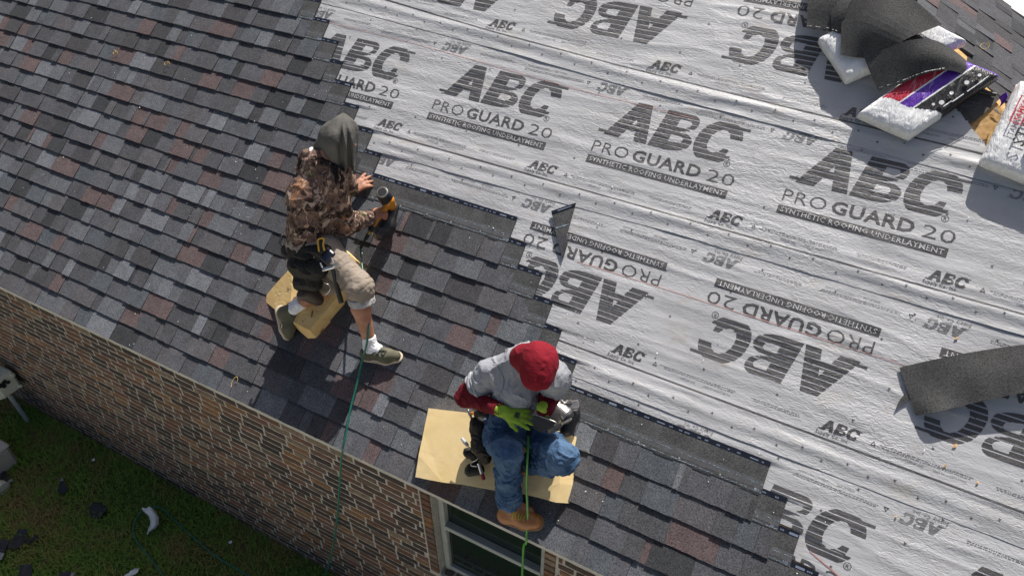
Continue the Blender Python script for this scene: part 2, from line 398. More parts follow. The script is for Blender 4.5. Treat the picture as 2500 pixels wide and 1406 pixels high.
# --- shingle tabs
def tab_mesh(i, rr):
    ns = 6; V = []; F = []
    ys = [rr.uniform(-.0022, .0018) for _ in range(ns+1)]
    for j in range(ns+1):
        x = j/ns; V += [(x, ys[j], 0), (x, ys[j], 1), (x, EXP*1.16, .1), (x, EXP*1.16, -.2)]
    for j in range(ns):
        a = j*4; b = a+4; F += [(a, b, b+1, a+1), (a+1, b+1, b+2, a+2), (a+3, a+2, b+2, b+3), (a, a+3, b+3, b)]
    F += [(0, 1, 2, 3), (ns*4+3, ns*4+2, ns*4+1, ns*4)]
    return V, F
rt_ = random.Random(5); TABS = [tab_mesh(i, rt_) for i in range(5)]
TABM = [newmesh('shingle', V, F, SHM[2]) for V, F in TABS]
UE = {20: -2.59, 19: -2.455, 18: -2.317, 17: -2.17, 16: -2.02, 15: -1.911, 14: -1.764, 13: -1.631, 12: -1.442, 11: -1.311, 10: -.205, 9: -.086, 8: .083, 7: .212, 6: .325, 5: .476, 4: 1.646, 3: 1.777, 2: 1.884, 1: 2.022, 0: 2.15}
for n in range(21, 33): UE[n] = UE[20]-.135*(n-20)
UEA = np.array([UE[n] for n in range(33)])
def stair(v):
    n = np.clip(np.ceil((np.asarray(v, float)-SH)/EXP), 0, 32).astype(int); return UEA[n]
pieces = []    # (slope idx, x, y, w, T, tabvariant, mat)
rp = random.Random(21)
def course(si, n, x0, x1):
    x = x0; k = rp.random() < .5; last = -1
    while x < x1-.004:
        wd = rp.choice((.075, .1, .12, .145, .165, .19, .22, .25)) * rp.uniform(.9, 1.1)
        if rp.random() < .06: wd = rp.uniform(.025, .04)
        wd = min(wd, x1-x)
        if x1-x-wd < .03: wd = x1-x
        m_ = last
        while m_ == last: m_ = rp.choices(range(10), SHW)[0]
        last = m_; m_ = m_ if si == 0 else {3: 1, 4: 2, 2: 8, 9: 1, 5: 8}.get(m_, m_)  # right slope swaps to darker tones: weaker light put into the colour
        T = (.0185 if k else .012)*rp.uniform(.88, 1.12); k = not k if rp.random() < .85 else k
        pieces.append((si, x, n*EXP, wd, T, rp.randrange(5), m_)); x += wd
for n in range(0, 31): course(0, n, -7.2-rp.random()*.3, UE[n])
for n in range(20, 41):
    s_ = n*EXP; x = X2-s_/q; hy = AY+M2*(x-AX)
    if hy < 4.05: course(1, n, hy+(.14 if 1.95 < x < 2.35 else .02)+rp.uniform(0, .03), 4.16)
camv = np.array(CAMPOS)
def dist(pc):
    fr = (MR if pc[0] == 0 else M_R); P = fr @ Vector((pc[1]+pc[3]/2, pc[2]+.07, 0)); d = P-CAMPOS; z = d.dot(fw)
    if z <= .1 or abs(d.dot(rt)/z) > .75 or abs(d.dot(upv)/z) > .44: return 99+d.length
    return d.length/math.sqrt(pc[3]) if pc[0] == 0 else d.length*1.3/math.sqrt(pc[3])
order = sorted(range(len(pieces)), key=lambda i: dist(pieces[i]))
single_set = set(order[:298])
rest = {0: ([], [], []), 1: ([], [], [])}; cnt = {0: 0, 1: 0}
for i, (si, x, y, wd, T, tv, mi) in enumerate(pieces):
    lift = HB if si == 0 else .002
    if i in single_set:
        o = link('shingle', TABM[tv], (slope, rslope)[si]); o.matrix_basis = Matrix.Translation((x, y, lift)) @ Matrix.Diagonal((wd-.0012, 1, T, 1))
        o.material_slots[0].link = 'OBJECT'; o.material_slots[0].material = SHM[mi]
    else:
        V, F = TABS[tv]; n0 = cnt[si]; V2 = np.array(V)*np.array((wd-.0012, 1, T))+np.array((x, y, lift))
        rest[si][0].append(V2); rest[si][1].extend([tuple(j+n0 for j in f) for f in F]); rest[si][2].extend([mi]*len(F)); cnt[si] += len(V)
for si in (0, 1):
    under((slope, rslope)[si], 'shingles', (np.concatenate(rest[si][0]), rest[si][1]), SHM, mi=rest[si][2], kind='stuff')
# --- uncovered upper halves of the strips along the stepped edge
tm = ([], []); gl = ([], []); nl = []
for n in range(0, 31):
    u1 = UE[n]; u0 = UE[n+1]-.05; v0 = n*EXP
    z0, z1 = HB+.0058, HB+.0035
    a = [(u0, v0+EXP+.004), (u1, v0+EXP+.004), (u1-.002, v0+SH), (u0, v0+SH)]
    under(slope, 'shingle_headlap', prism(a, .0, [z0, z0, z1, z1]), m_headlap)
    ln = u1-u0
    b = [(u0, v0+.168), (u1-.003, v0+.168), (u1-.003, v0+.212), (u0, v0+.212)]
    under(slope, 'nail_zone', prism(b, .006, [z0+.0004]*4), m_smoothband)
    c = [(u0, v0+SH-.025), (u1-.001, v0+SH-.025), (u1-.003, v0+SH+.001), (u0, v0+SH+.001)]
    under(slope, 'release_tape', prism(c, .006, [z1+.0015]*4), m_tape)
    x = u0+.01; V = []; F = []
    while x < u1-.03:                   # light marks printed on the tape
        L = rp.choice((.012, .03, .045, .02)); L = min(L, u1-.006-x); hh = rp.choice((.006, .009, .012))
        if L > .006:
            k = len(V); y = v0+SH-.016
            if L > .03:
                V += [(x, y-hh/2, z1+.0022), (x+L, y-hh/2, z1+.0022), (x+L, y+hh/2, z1+.0022), (x, y+hh/2, z1+.0022)]; F.append((k, k+1, k+2, k+3))
            else:
                for t in range(3):
                    k = len(V); xx = x+t*L/3; V += [(xx, y-.004, z1+.0022), (xx+L/4.5, y-.004, z1+.0022), (xx+L/4.5, y+.004, z1+.0022), (xx, y+.004, z1+.0022)]; F.append((k, k+1, k+2, k+3))
        x += L+rp.uniform(.008, .05)
    if V: under(slope, 'tape_print', (V, F), m_tapeprint, kind='stuff')
    V = []; F = []
    for vv, th, dn in ((v0+.196, .0022, .75), (v0+EXP+.012, .0028, .9)):   # dotted glue line and the pale edge of the nail line
        x = u0
        while x < u1-.006:
            L = rp.uniform(.004, .016)
            if rp.random() < dn:
                k = len(V); y = vv+rp.uniform(-.0016, .0016); V += [(x, y-th/2, z0+.0012), (x+L, y-th/2, z0+.0012), (x+L, y+th/2, z0+.0012), (x, y+th/2, z0+.0012)]; F.append((k, k+1, k+2, k+3))
            x += L+rp.uniform(.0, .006)
    under(slope, 'glue_line', (V, F), m_glue, kind='stuff')
    x = u0+.12
    while ln > .4 and x < u1:           # nail heads along the long uncovered strips
        under(slope, 'nail_head', lathe((x, v0+EXP+.02, z0), (x, v0+EXP+.02, z0+.002), [(0, .005), (1, .0045)], 8), m_nail); x += rp.uniform(.16, .24)
    # tops of the teeth showing as short dark slots
    if ln > .4:
        x = u0+.05
        while x < u1-.1:
            L = rp.uniform(.07, .12)
            under(slope, 'tooth_step', prism([(x, v0+EXP-.006), (x+L, v0+EXP-.006), (x+L, v0+EXP+.0035), (x, v0+EXP+.0035)], .008, HB+.0062), SHM[0]); x += L+rp.uniform(.08, .2)
# --- drip edge
house.part('drip_edge', join(box((-1.7, -.004, -.010), (14.5, .010, .030)), box((-1.7, .03, -.001), (14.5, .07, .004))), m_drip)
# --- wall: mortar sheet with the window opening, bricks
WX0, WX1, WZ0 = -.135, .655, -1.16
wall_m = join(box(((-9+WX0)/2, WY+.06, (GZ-.15-.006)/2), (WX0+9, .12, -.006-GZ+.15)), box(((WX1+5.5)/2, WY+.06, (GZ-.15-.006)/2), (5.5-WX1, .12, -.006-GZ+.15)),
              box(((WX0+WX1)/2, WY+.06, (WZ0+GZ-.15)/2), (WX1-WX0+.0001, .12, WZ0-GZ+.15)))
wall = house.part('wall', wall_m, m_mortar); 
WB = np.array((0, 0, GZ))
rb = random.Random(9); BV = []
for i in range(6):
    V, F = box((0, 0, 0), (1, .03, 1), bev=0); 
    nx, nz = 6, 2; V = []; F = []
    for j in range(nz+1):
        for a in range(nx+1):
            ex = .035 if a in (0, nx) else 0; ez = .1 if j in (0, nz) else 0
            xx = a/nx-.5+(ex*.25 if a == 0 else -ex*.25 if a == nx else 0)+rb.uniform(-.006, .006); zz = j/nz-.5+rb.uniform(-.075, .06)*(1 if j in (0, nz) else 0)
            V.append((xx, -1+(.45 if (a in (0, nx) or j in (0, nz)) else 0)+rb.uniform(-.22, .22), zz))
    k = len(V)
    for j in range(nz+1):
        for a in range(nx+1): V.append((a/nx-.5, .6, j/nz-.5))
    g = lambda a, j, b=0: j*(nx+1)+a+b
    for j in range(nz):
        for a in range(nx): F.append((g(a, j), g(a+1, j), g(a+1, j+1), g(a, j+1)))
    for a in range(nx): F += [(g(a, 0, k), g(a+1, 0, k), g(a+1, 0), g(a, 0)), (g(a, nz), g(a+1, nz), g(a+1, nz, k), g(a, nz, k))]
    for j in range(nz): F += [(g(0, j, k), g(0, j), g(0, j+1), g(0, j+1, k)), (g(nx, j), g(nx, j, k), g(nx, j+1, k), g(nx, j+1))]
    BV.append((np.array(V), F))
BMS = [newmesh('brick', V, F, BRM[0], smooth=False) for V, F in BV]
bricks = []; CH = .0667
for r in range(0, 34):
    z = -.04-r*CH; x = -7.4+(.104 if r % 2 else 0)+rb.uniform(-.02, .02)
    while x < 2.4:
        L = rb.choices((.2, .2, .1, .155), (10, 6, 1.6, 1))[0]*rb.uniform(.97, 1.03); x1 = x+L
        segs = [(x, x1)]
        if z > WZ0-.02:
            segs = []
            if x < WX0-.085: segs.append((x, min(x1, WX0-.082)))
            if x1 > WX1+.085: segs.append((max(x, WX1+.082), x1))
        for a, b in segs:
            if b-a > .03: bricks.append(((a+b)/2, z, b-a-.016, .0505*rb.uniform(.94, 1.06), rb.randrange(6), rb.choices(range(8), (5, 4.5, 2, 4, 2.2, 1.8, 4, 3))[0], .0045))
        x = x1
def bdist(b):
    d = Vector((b[0], WY, b[1]))-CAMPOS; zc = d.dot(fw)
    return d.length/math.sqrt(b[2]) if abs(d.dot(rt)/zc) < .73 and abs(d.dot(upv)/zc) < .42 else 99+d.length
bricks.sort(key=bdist)
JB = []
for r in range(0, 18):                 # header bricks turning into the window reveal, both sides
    z = -.04-r*CH
    if z > WZ0: JB += [((WX0-.037), z), ((WX1+.037), z)]
for n, (x, z) in enumerate(JB):
    V, F = box((x, WY+.05-.006, z), (.07, .112, .056), bev=.004); o = link('jamb_brick', newmesh('jamb_brick', V-WB, F, BRM[rb.choice((5, 7, 2, 0, 7))]), wall)
for i, (x, z, L, h, bv, mi, dep) in enumerate(bricks[:300]):
    o = link('brick', BMS[bv], wall); o.matrix_basis = Matrix.Translation((x, WY, z-GZ)) @ Matrix.Rotation(rb.uniform(-.006, .006), 4, 'Y') @ Matrix.Diagonal((L, dep*rb.uniform(.7, 1.3), h, 1))
    o.material_slots[0].link = 'OBJECT'; o.material_slots[0].material = BRM[mi]
V_ = []; F_ = []; I_ = []; k = 0
for (x, z, L, h, bv, mi, dep) in bricks[300:]:
    V, F = BV[bv]; V_.append(V*np.array((L, dep, h))+np.array((x, WY, z-GZ))); F_ += [tuple(j+k for j in f) for f in F]; I_ += [mi]*len(F); k += len(V)
o = link('bricks', newmesh('bricks', np.concatenate(V_), F_, BRM, mi=I_), wall); o['kind'] = 'stuff'
for i in range(9):                     # rowlock sill
    x = WX0+.02+i*.088
    V, F = box((x+.03, WY+.02, WZ0-.03), (.07, .16, .06), R=np.array(Euler((.22, 0, 0)).to_matrix()), bev=.005); link('sill_brick', newmesh('sill_brick', V-WB, F, BRM[rb.choice((0, 4, 3, 7))]), wall)
# --- window
FY = WY+.07; fx0, fx1 = WX0+.004, WX1-.004
win = house.part('window', box(((fx0+fx1)/2, FY+.06, WZ0/2), (fx1-fx0, .01, -WZ0)), mat('dark_room_behind_window', (.012, .014, .012), .9))
def wpart(name, VF, m, **k): return link(name, newmesh(name, np.asarray(VF[0])-WB, VF[1], m), win)
FT = -.012
wpart('frame', join(box((fx0+.022, FY+.012, (WZ0+FT)/2), (.044, .05, FT-WZ0), bev=.005), box((fx1-.022, FY+.012, (WZ0+FT)/2), (.044, .05, FT-WZ0), bev=.005), box(((fx0+fx1)/2, FY+.014, WZ0+.028), (fx1-fx0-.08, .044, .05), bev=.005), box(((fx0+fx1)/2, FY+.014, FT-.02), (fx1-fx0-.08, .044, .04), bev=.005)), m_frame)
RZ = -.575
wpart('meeting_rail', box(((fx0+fx1)/2, FY+.008, RZ), (fx1-fx0-.07, .05, .042), bev=.004), m_frame)
wpart('pane', box(((fx0+fx1)/2, FY+.034, (RZ+FT)/2), (fx1-fx0-.06, .006, FT-RZ-.01)), m_glass)
wpart('pane', box(((fx0+fx1)/2, FY+.022, (RZ+WZ0)/2), (fx1-fx0-.06, .006, RZ-WZ0-.01)), m_glass)

# ================================================================== UNDERLAYMENT
def sheet_mats():
    out = []
    for name, c, c2, ro in (('grey_woven_underlayment', (.435, .438, .45), (.38, .378, .378), .5), ('dark_print_on_underlayment', (.062, .059, .06), (.105, .102, .102), .55), ('faint_print_on_underlayment', (.19, .19, .195), (.27, .27, .27), .5), ('red_chalk', (.48, .24, .21), (.45, .37, .36), .7)):
        m, t, b = nodes(name); N = NT(t)
        geo = t.nodes.new('ShaderNodeNewGeometry').outputs['Position']
        co = N.map(geo, rot=(-TH, 0, 0))                      # into the roof's own directions
        mask = N.n('ShaderNodeMapRange', {0: N.noise(co, 2.3, 2), 1: .42, 2: .58}).outputs[0]
        mask2 = N.n('ShaderNodeMapRange', {0: N.noise(N.map(co, loc=(7, 3, 0)), 1.6, 2), 1: .52, 2: .68}).outputs[0]
        A = N.noise(N.map(co, rot=(0, 0, .42), scale=(23, 62, 1)), 1.0, 3, .6, 1.0)
        B = N.noise(N.map(co, rot=(0, 0, -.5), scale=(26, 66, 1)), 1.0, 3, .6, 1.0)
        C = N.noise(N.map(co, rot=(0, 0, .02), scale=(10, 44, 1)), 1.0, 3, .55, 1.2)
        mx = N.n('ShaderNodeMix', {0: mask, 2: A, 3: B}, data_type='FLOAT').outputs[0]
        mx = N.n('ShaderNodeMix', {0: mask2, 2: mx, 3: C}, data_type='FLOAT').outputs[0]
        fine = N.noise(N.map(co, scale=(90, 170, 1)), 1.0, 2, .5)
        amp = N.n('ShaderNodeMapRange', {0: N.noise(co, 1.1, 2), 1: .35, 2: .65, 3: .4, 4: 1.35}).outputs[0]
        hgt = N.math('ADD', N.math('MULTIPLY', N.math('MULTIPLY', mx, amp), .0054), N.math('MULTIPLY', fine, .0004))
        t.links.new(N.bump(hgt, 1.0, 1.0), b.inputs['Normal'])
        dirt = N.n('ShaderNodeMapRange', {0: N.noise(co, 3.1, 5, .65), 1: .5, 2: .75}).outputs[0]
        cc = N.mix(dirt, c, c2)
        if name.startswith('grey'):
            d2 = N.n('ShaderNodeMapRange', {0: N.noise(N.map(co, loc=(3, 9, 1), scale=(1, 1.6, 1)), 4.2, 6, .7), 1: .56, 2: .74, 3: 0, 4: .65}).outputs[0]
            cc = N.mix(d2, cc, (.36, .315, .27))
        if name.startswith('dark'):
            wn = N.n('ShaderNodeMapRange', {0: N.noise(co, 160, 3, .7), 1: .56, 2: .74, 3: 0, 4: .55}).outputs[0]; cc = N.mix(wn, cc, (.3, .3, .3))
        t.links.new(cc, b.inputs['Base Color']); b.inputs['Roughness'].default_value = ro; b.inputs['Specular IOR Level'].default_value = .42
        out.append(m)
    return out
m_sheet, m_print, m_faint, m_chalk = sheet_mats()
E3 = lambda u: .945+0*u
E2 = lambda u: np.interp(u, (-1.6, -.2, .7, 3), (1.898, 1.912, 1.932, 1.93))
E1 = lambda u: np.interp(u, (-3, -.84, .07, 1.1, 3), (2.90, 2.813, 2.759, 2.721, 2.64))
E4 = lambda u: -.0+0*u
SHEETS = [(E4, 1.05, .0015), (E3, 2.04, .0035), (E2, 2.90, .0055), (E1, 4.3, .0075)]
def hip_u(v): return AX+(v*CT-AY)/M2
def Hs(k, u, v):
    u = np.asarray(u, float); v = np.asarray(v, float)
    eb = SHEETS[k][0](u); d = v-eb
    edge = np.clip((u-stair(v))/.16, 0, 1)
    g = .005*(1-np.abs(fbm2(u*1.1+.6*vn3(u*.7, v*2, .3, 4), v*7.5+1.3*vn3(u*.9, v*1.1, .3, 8), 31, 2)-.5)*4).clip(0)**2 + .0035*fbm2(u*5, v*15, 37, 2)
    g2 = .0022*(1-np.abs(fbm2(u*2.2, v*19, 51, 2)-.5)*5).clip(0)**2
    puff = 0
    if k > 0:
        a = .3+1.1*fbm2(u*2.3, v*0+k*3.1, 61, 2)
        puff = .0085*a*np.exp(-((d-.075-.02*vn3(u*2, 0*v, 0, 71))/.032)**2)+.005*(vn3(u*4, 0*v, k, 77))**2*np.exp(-(d/.03)**2)+.004*vn3(u*3, 0*v, k, 79)*np.exp(-((d-.155)/.02)**2)
    return SHEETS[k][2]+(g+g2+puff)*(.12+.88*edge)
und = []
LAB = ['lowest grey printed underlayment strip beside the bottom stepped shingles', 'grey underlayment strip with two big upside down logos above the lowest strip', 'grey underlayment strip with the row of four big upright logos', 'topmost grey underlayment strip reaching up under the shingle bundles']
TOPU = {0: 4.6, 1: 3.6, 2: 3.1, 3: 2.6}; BOTU = {0: -.1, 1: -1.7, 2: -3.0, 3: -4.4}
for k in range(4):
    T = Thing('underlayment_sheet', (0, 0, 0), LAB[k], 'underlayment', 'underlayment strips on the bare roof')
    eb, vt, hb = SHEETS[k]; RES = .0095
    nu = int((TOPU[k]-BOTU[k])/RES); us = np.linspace(BOTU[k], TOPU[k], nu); nvv = int((vt-eb(0))/RES); fr = np.linspace(0, 1, nvv)
    U = np.broadcast_to(us, (nvv, nu)); Vv = eb(us)[None]*(1-fr[:, None])+vt*fr[:, None]
    if k: Vv = Vv+(1-fr[:, None])**20*.004*(vn3(us*9, 0, k, 3)-.5)[None]
    H = Hs(k, U, Vv)
    okv = (U > stair(Vv)-.03) & (U < hip_u(Vv)-.02) & (U < hip_u(Vv)-.02-.24*(Vv > 2.86)*(Vv < 3.16))
    I = np.arange(nvv*nu).reshape(nvv, nu)
    Q = np.stack([I[:-1, :-1], I[:-1, 1:], I[1:, 1:], I[1:, :-1]], -1).reshape(-1, 4); O = okv.ravel(); Q = Q[O[Q].all(1)]
    used = np.unique(Q); rem = np.full(nvv*nu, -1); rem[used] = np.arange(len(used))
    V = np.stack([U.ravel(), Vv.ravel(), H.ravel()], 1)[used]
    T.part('sheet', (V, rem[Q]), m_sheet, smooth=True); und.append(T)
# --- lettering
dg = bpy.context.evaluated_depsgraph_get()
def text_mesh(body, bold=0.0, res=2, space=1.0):
    cu = bpy.data.curves.new('t', 'FONT'); cu.body = body; cu.resolution_u = res; cu.offset = bold; cu.space_character = space; cu.fill_mode = 'FRONT'
    ob = bpy.data.objects.new('t', cu); col.objects.link(ob); bpy.context.view_layer.update(); d = bpy.context.evaluated_depsgraph_get()
    me = bpy.data.meshes.new_from_object(ob.evaluated_get(d)); V = np.zeros(len(me.vertices)*3); me.vertices.foreach_get('co', V); V = V.reshape(-1, 3)[:, :2]
    F = [tuple(p.vertices) for p in me.polygons]
    bpy.data.objects.remove(ob); bpy.data.curves.remove(cu); bpy.data.meshes.remove(me)
    V = V-V.min(0); V = V/V.max(0)
    return V, F
def fit(tm_, x0, y0, w_, h_): return tm_[0]*np.array((w_, h_))+np.array((x0, y0)), tm_[1]
def refine(PF, L):
    """split long edges so flat lettering can follow the wrinkled sheet"""
    bm = bmesh.new(); vs_ = [bm.verts.new((x, y, 0)) for x, y in PF[0]]
    for f in PF[1]:
        try: bm.faces.new([vs_[i] for i in f])
        except ValueError: pass
    for _ in range(4):
        e = [x for x in bm.edges if x.calc_length() > L]
        if not e: break
        bmesh.ops.subdivide_edges(bm, edges=e, cuts=1); bmesh.ops.triangulate(bm, faces=[f for f in bm.faces if len(f.verts) > 3])
    bm.verts.index_update(); V = np.array([v.co[:2] for v in bm.verts]); F = [tuple(v.index for v in f.verts) for f in bm.faces]; bm.free()
    return V, F
def joinp(ms):
    V = []; F = []; n = 0
    for v, f in ms: V.append(np.asarray(v, float)); F += [tuple(i+n for i in g) for g in f]; n += len(v)
    return np.concatenate(V), F
def abc_logo(stripes=True):
    """slanted heavy letters A B C cut by thin horizontal gaps; origin at the (R) mark, height .255"""
    Ht = .255; nb = 8; gap = .0078 if stripes else 0.0; quads_V = []; quads_F = []
    def ell(dx, a): return a*math.sqrt(max(0, 1-dx*dx))
    def iv(y):
        o = []
        xl = -.775+y/Ht*.152; xr = -.497-y/Ht*.044
        lw, rw = .088, .082
        if y < .052: o += [(xl, xl+lw+.012), (xr-rw, xr)]
        elif y < .098: o += [(xl, xr)]
        else:
            if xl+lw < xr-rw: o += [(xl, xl+lw), (xr-rw, xr)]
            else: o += [(xl, xr)]
        s = .2*y; x0 = -.487+s
        if y > .127: c, hh, bs, bg = .192, .0655, -.40, .128
        else: c, hh, bs, bg = .063, .0665, -.40, .148
        dy = (y-c)/hh; xr = bs+s+bg*math.sqrt(max(0, 1-abs(dy)**2.6))
        ci, hi_ = (.181, .024) if y > .127 else (.075, .026)
        if abs(y-ci) < hi_:
            xi1 = x0+.098; xi2 = xi1+.05+.03*math.sqrt(max(0, 1-((y-ci)/hi_)**2))
            o += [(x0, xi1), (xi2, xr)]
        else: o += [(x0, xr)]
        cy = .118; s = .2*(y-cy); dy = (y-cy)/.138
        if abs(dy) < 1:
            cx = -.092; a = .128*math.sqrt(1-abs(dy)**2.3); xl, xr = cx-a+s, cx+a+s
            di = (y-.122)/.078
            if abs(di) < 1:
                b = .053*math.sqrt(1-abs(di)**2.2); i1, i2 = cx-b+s, cx+b+s
                o += [(xl, i1)]
                if y > .148: o += [(i2+.004, xr)]
                elif y < .088: o += [(i2, min(xr, cx+.052+s+(.088-y)*.0+.03))]
            else: o += [(xl, xr)]
        return o
    for b in range(nb):
        ya, yb = b*Ht/nb+gap/2-.006, (b+1)*Ht/nb-gap/2-.006; steps = 6; prev = None
        for i in range(steps+1):
            y = ya+(yb-ya)*i/steps; cur = iv(y)
            if prev is not None and len(prev[1]) == len(cur):
                for (p0, p1), (c0, c1) in zip(prev[1], cur):
                    if max(p1-p0, c1-c0) < .004: continue
                    m_ = max(1, int((c1-c0)/.02)); k = len(quads_V)
                    for j in range(m_+1): f = j/m_; quads_V.append((p0+(p1-p0)*f, prev[0])); quads_V.append((c0+(c1-c0)*f, y))
                    for j in range(m_): quads_F.append((k+2*j, k+2*j+2, k+2*j+3, k+2*j+1))
            elif prev is not None:
                for (c0, c1) in prev[1]:
                    k = len(quads_V); quads_V += [(c0, prev[0]), (c1, prev[0]), (c1, y), (c0, y)]; quads_F.append((k, k+1, k+2, k+3))
            prev = (y, cur)
    for (x0, x1, y0, y1) in ((-.815, -.74, .012, .025), (-.02, .067, .222, .236)):
        k = len(quads_V); quads_V += [(x0, y0), (x1, y0), (x1, y1), (x0, y1)]; quads_F.append((k, k+1, k+2, k+3))
    return np.array(quads_V), quads_F
ABC = abc_logo(); T_R = text_mesh('R', .0); T_PRO = text_mesh('PRO', -.012, 2, 1.05); T_GU = text_mesh('GUARD', .022, 2, 1.06); T_20 = text_mesh('20', -.012, 2, 1.0)
T_SYN = text_mesh('SYNTHETIC ROOFING UNDERLAYMENT', .012, 1, 1.08); T_SUP = text_mesh('Supply Co. Inc.', .01, 1, 1.05); T_OV = text_mesh('OVERLAP LINE', .01, 1, 1.1); T_LI = text_mesh('LÍNEA DE SUPERPOSICIÓN', .01, 1, 1.1)
def ring(cx, cy, r, t, n=20):
    V = []; F = []
    for i in range(n):
        a = 2*math.pi*i/n; V += [(cx+math.cos(a)*r, cy+math.sin(a)*r), (cx+math.cos(a)*(r-t), cy+math.sin(a)*(r-t))]
    return V, [(2*i, 2*((i+1) % n), 2*((i+1) % n)+1, 2*i+1) for i in range(n)]
def bar(x0, x1, y0, y1, n=40, r=1):
    xs = np.linspace(x0, x1, n+1); V = []
    for x in xs: V += [(x, y0+(y1-y0)*j/r) for j in range(r+1)]
    return V, [(i*(r+1)+j, (i+1)*(r+1)+j, (i+1)*(r+1)+j+1, i*(r+1)+j+1) for i in range(n) for j in range(r)]
def put(k, name, PF, u0, v0, s, m, dz=.0014, sc_=1.0, ulim=None):
    P = np.asarray(PF[0], float)*sc_*s+np.array((u0, v0)); F = PF[1]
    st = stair(P[:, 1])-.03; hu = hip_u(P[:, 1])-.03
    ok = (P[:, 0] > st) & (P[:, 0] < hu) & (P[:, 1] > SHEETS[k][0](P[:, 0])+.002)
    F = [f for f in F if all(ok[i] for i in f)]
    if not F: return None
    us_ = sorted({i for f in F for i in f}); mp = {i: j for j, i in enumerate(us_)}; P = P[us_]; F = [tuple(mp[i] for i in f) for f in F]
    return und[k].part(name, (np.c_[P, Hs(k, P[:, 0], P[:, 1])+dz], F), m, smooth=True, kind='stuff' if name in ('small_print', 'fastener_marks', 'line_name', 'banner_lettering', 'small_logo') else None)
Rm_ = joinp([ring(0, 0, .019, .0028), fit(T_R, -.007, -.0095, .015, .019)])
BIG = joinp([ABC]); SUBT = refine(joinp([fit(T_PRO, -.813, -.127, .235, .072), fit(T_GU, -.55, -.127, .425, .076), fit(T_20, -.085, -.127, .16, .072)]), .018)
BANT = refine(fit(T_SYN, -.803, -.196, .845, .031), .012)
def big(k, u0, v0, s):
    put(k, 'logo', BIG, u0, v0, s, m_print); put(k, 'registered_mark', Rm_, u0, v0, s, m_print); put(k, 'lettering', SUBT, u0, v0, s, m_print)
    put(k, 'banner', bar(-.82, .06, -.206, -.155, 110, 7), u0, v0, s, m_print); put(k, 'banner_lettering', BANT, u0, v0, s, m_sheet, .0030)
SM = joinp([(ABC[0]*.235+np.array((.185, .0)), ABC[1]), fit(T_SUP, -.012, -.032, .165, .026)])
def para(n, w_, seed, lh=.0095):
    r_ = random.Random(seed); ms = []
    for i in range(n):
        x = r_.uniform(0, .03)
        while x < w_:
            L = r_.choice((.006, .01, .014, .019)); ms.append(bar(x, x+L, -i*lh, -i*lh+.0034, 1)); x += L+.004
    return joinp(ms)
TRI = joinp([([(0, 0), (.026, 0), (.013, .024), (.006, .004), (.020, .004), (.013, .017)], [(0, 1, 4, 3), (1, 2, 5, 4), (2, 0, 3, 5)])])
PERIOD = 1.1698
for i in range(-2, 4): big(2, -1.442+PERIOD*i, 2.4227, 1)
for i in range(-1, 4): big(1, -.0456+PERIOD*i, 1.5494, -1)
for i in range(-3, 3): big(3, .736+PERIOD*i-.02, 3.303-.0*i, -1)
for i in range(-2, 3): big(0, 2.131+PERIOD*i, .549, 1)
def overlap_band(k, off, us0, v, seed, inv=False):
    """printed line with small logos, warning text and line names; inv: the upside-down set along the upper edge of a sheet"""
    s = -1 if inv else 1
    for i in range(-4, 5):
        u = us0+PERIOD*i; vv = v(u)
        put(k, 'small_logo', SM, u, vv+(.022 if not inv else -.02), s, m_print if not inv else m_faint)
        put(k, 'warning_mark', TRI, u+s*.25, vv+s*.032, s, m_print)
        put(k, 'small_print', para(2, .42, seed+i), u+s*.29, vv+s*.046, s, m_faint)
        put(k, 'small_print', para(2, .26, seed+20+i), u-s*.37, vv+s*.05, s, m_faint)
        put(k, 'line_name', fit(T_OV, 0, 0, .085, .011), u+s*.42, vv+s*.012, s, m_faint); put(k, 'line_name', fit(T_LI, 0, 0, .15, .012), u+s*.55, vv+s*.012, s, m_faint)
L1 = lambda u: float(np.interp(u, (-1.8, -.886, .022, 1.18, 3), (3.0, 2.925, 2.88, 2.842, 2.80))); L2 = lambda u: 2.037; L3 = lambda u: 1.112-.005*(u-1)
overlap_band(2, 0, -.272, lambda u: L2(u)+.022, 100); overlap_band(1, 0, .64, lambda u: L3(u)+.02, 200); overlap_band(3, 0, -.925, lambda u: L1(u)+.012, 300)
overlap_band(1, 0, -.02+.0, lambda u: 1.905, 400, True); overlap_band(0, 0, 1.31, lambda u: .925, 500, True); overlap_band(2, 0, -1.0, lambda u: 2.80-.03*(u+1), 600, True)
for k, fn in ((2, L2), (1, L3), (3, L1)):
    xs = np.arange(-4, 4.4, .02); V = []; 
    for x in xs: V += [(x, fn(x)-.0045), (x, fn(x)+.0045)]
    put(k, 'overlap_line', (V, [(2*i, 2*i+2, 2*i+3, 2*i+1) for i in range(len(xs)-1)]), 0, 0, 1, m_print)
star = ([(math.cos(i*math.pi/4+.5)*(.0105 if i % 2 == 0 else .003), math.sin(i*math.pi/4+.5)*(.0105 if i % 2 == 0 else .003)) for i in range(8)], [tuple(range(8))])
rk = random.Random(3)
for k in range(4):
    ms = []; eb, vt, hb = SHEETS[k]; e0 = float(eb(np.array(0.5)))
    for row, dv_ in enumerate((.05, .085, .30, .52, .76, .93)):
        for i in range(-22, 24):
            sx = .2339 if dv_ < .1 else .39
            u = i*sx+(.117 if row % 2 else 0)+rk.uniform(-.01, .01); vv = float(eb(np.array(u)))+dv_+rk.uniform(-.006, .006)
            ms.append((np.array(star[0])+np.array((u, vv)), star[1]))
    put(k, 'fastener_marks', joinp(ms), 0, 0, 1, m_print, .0018)
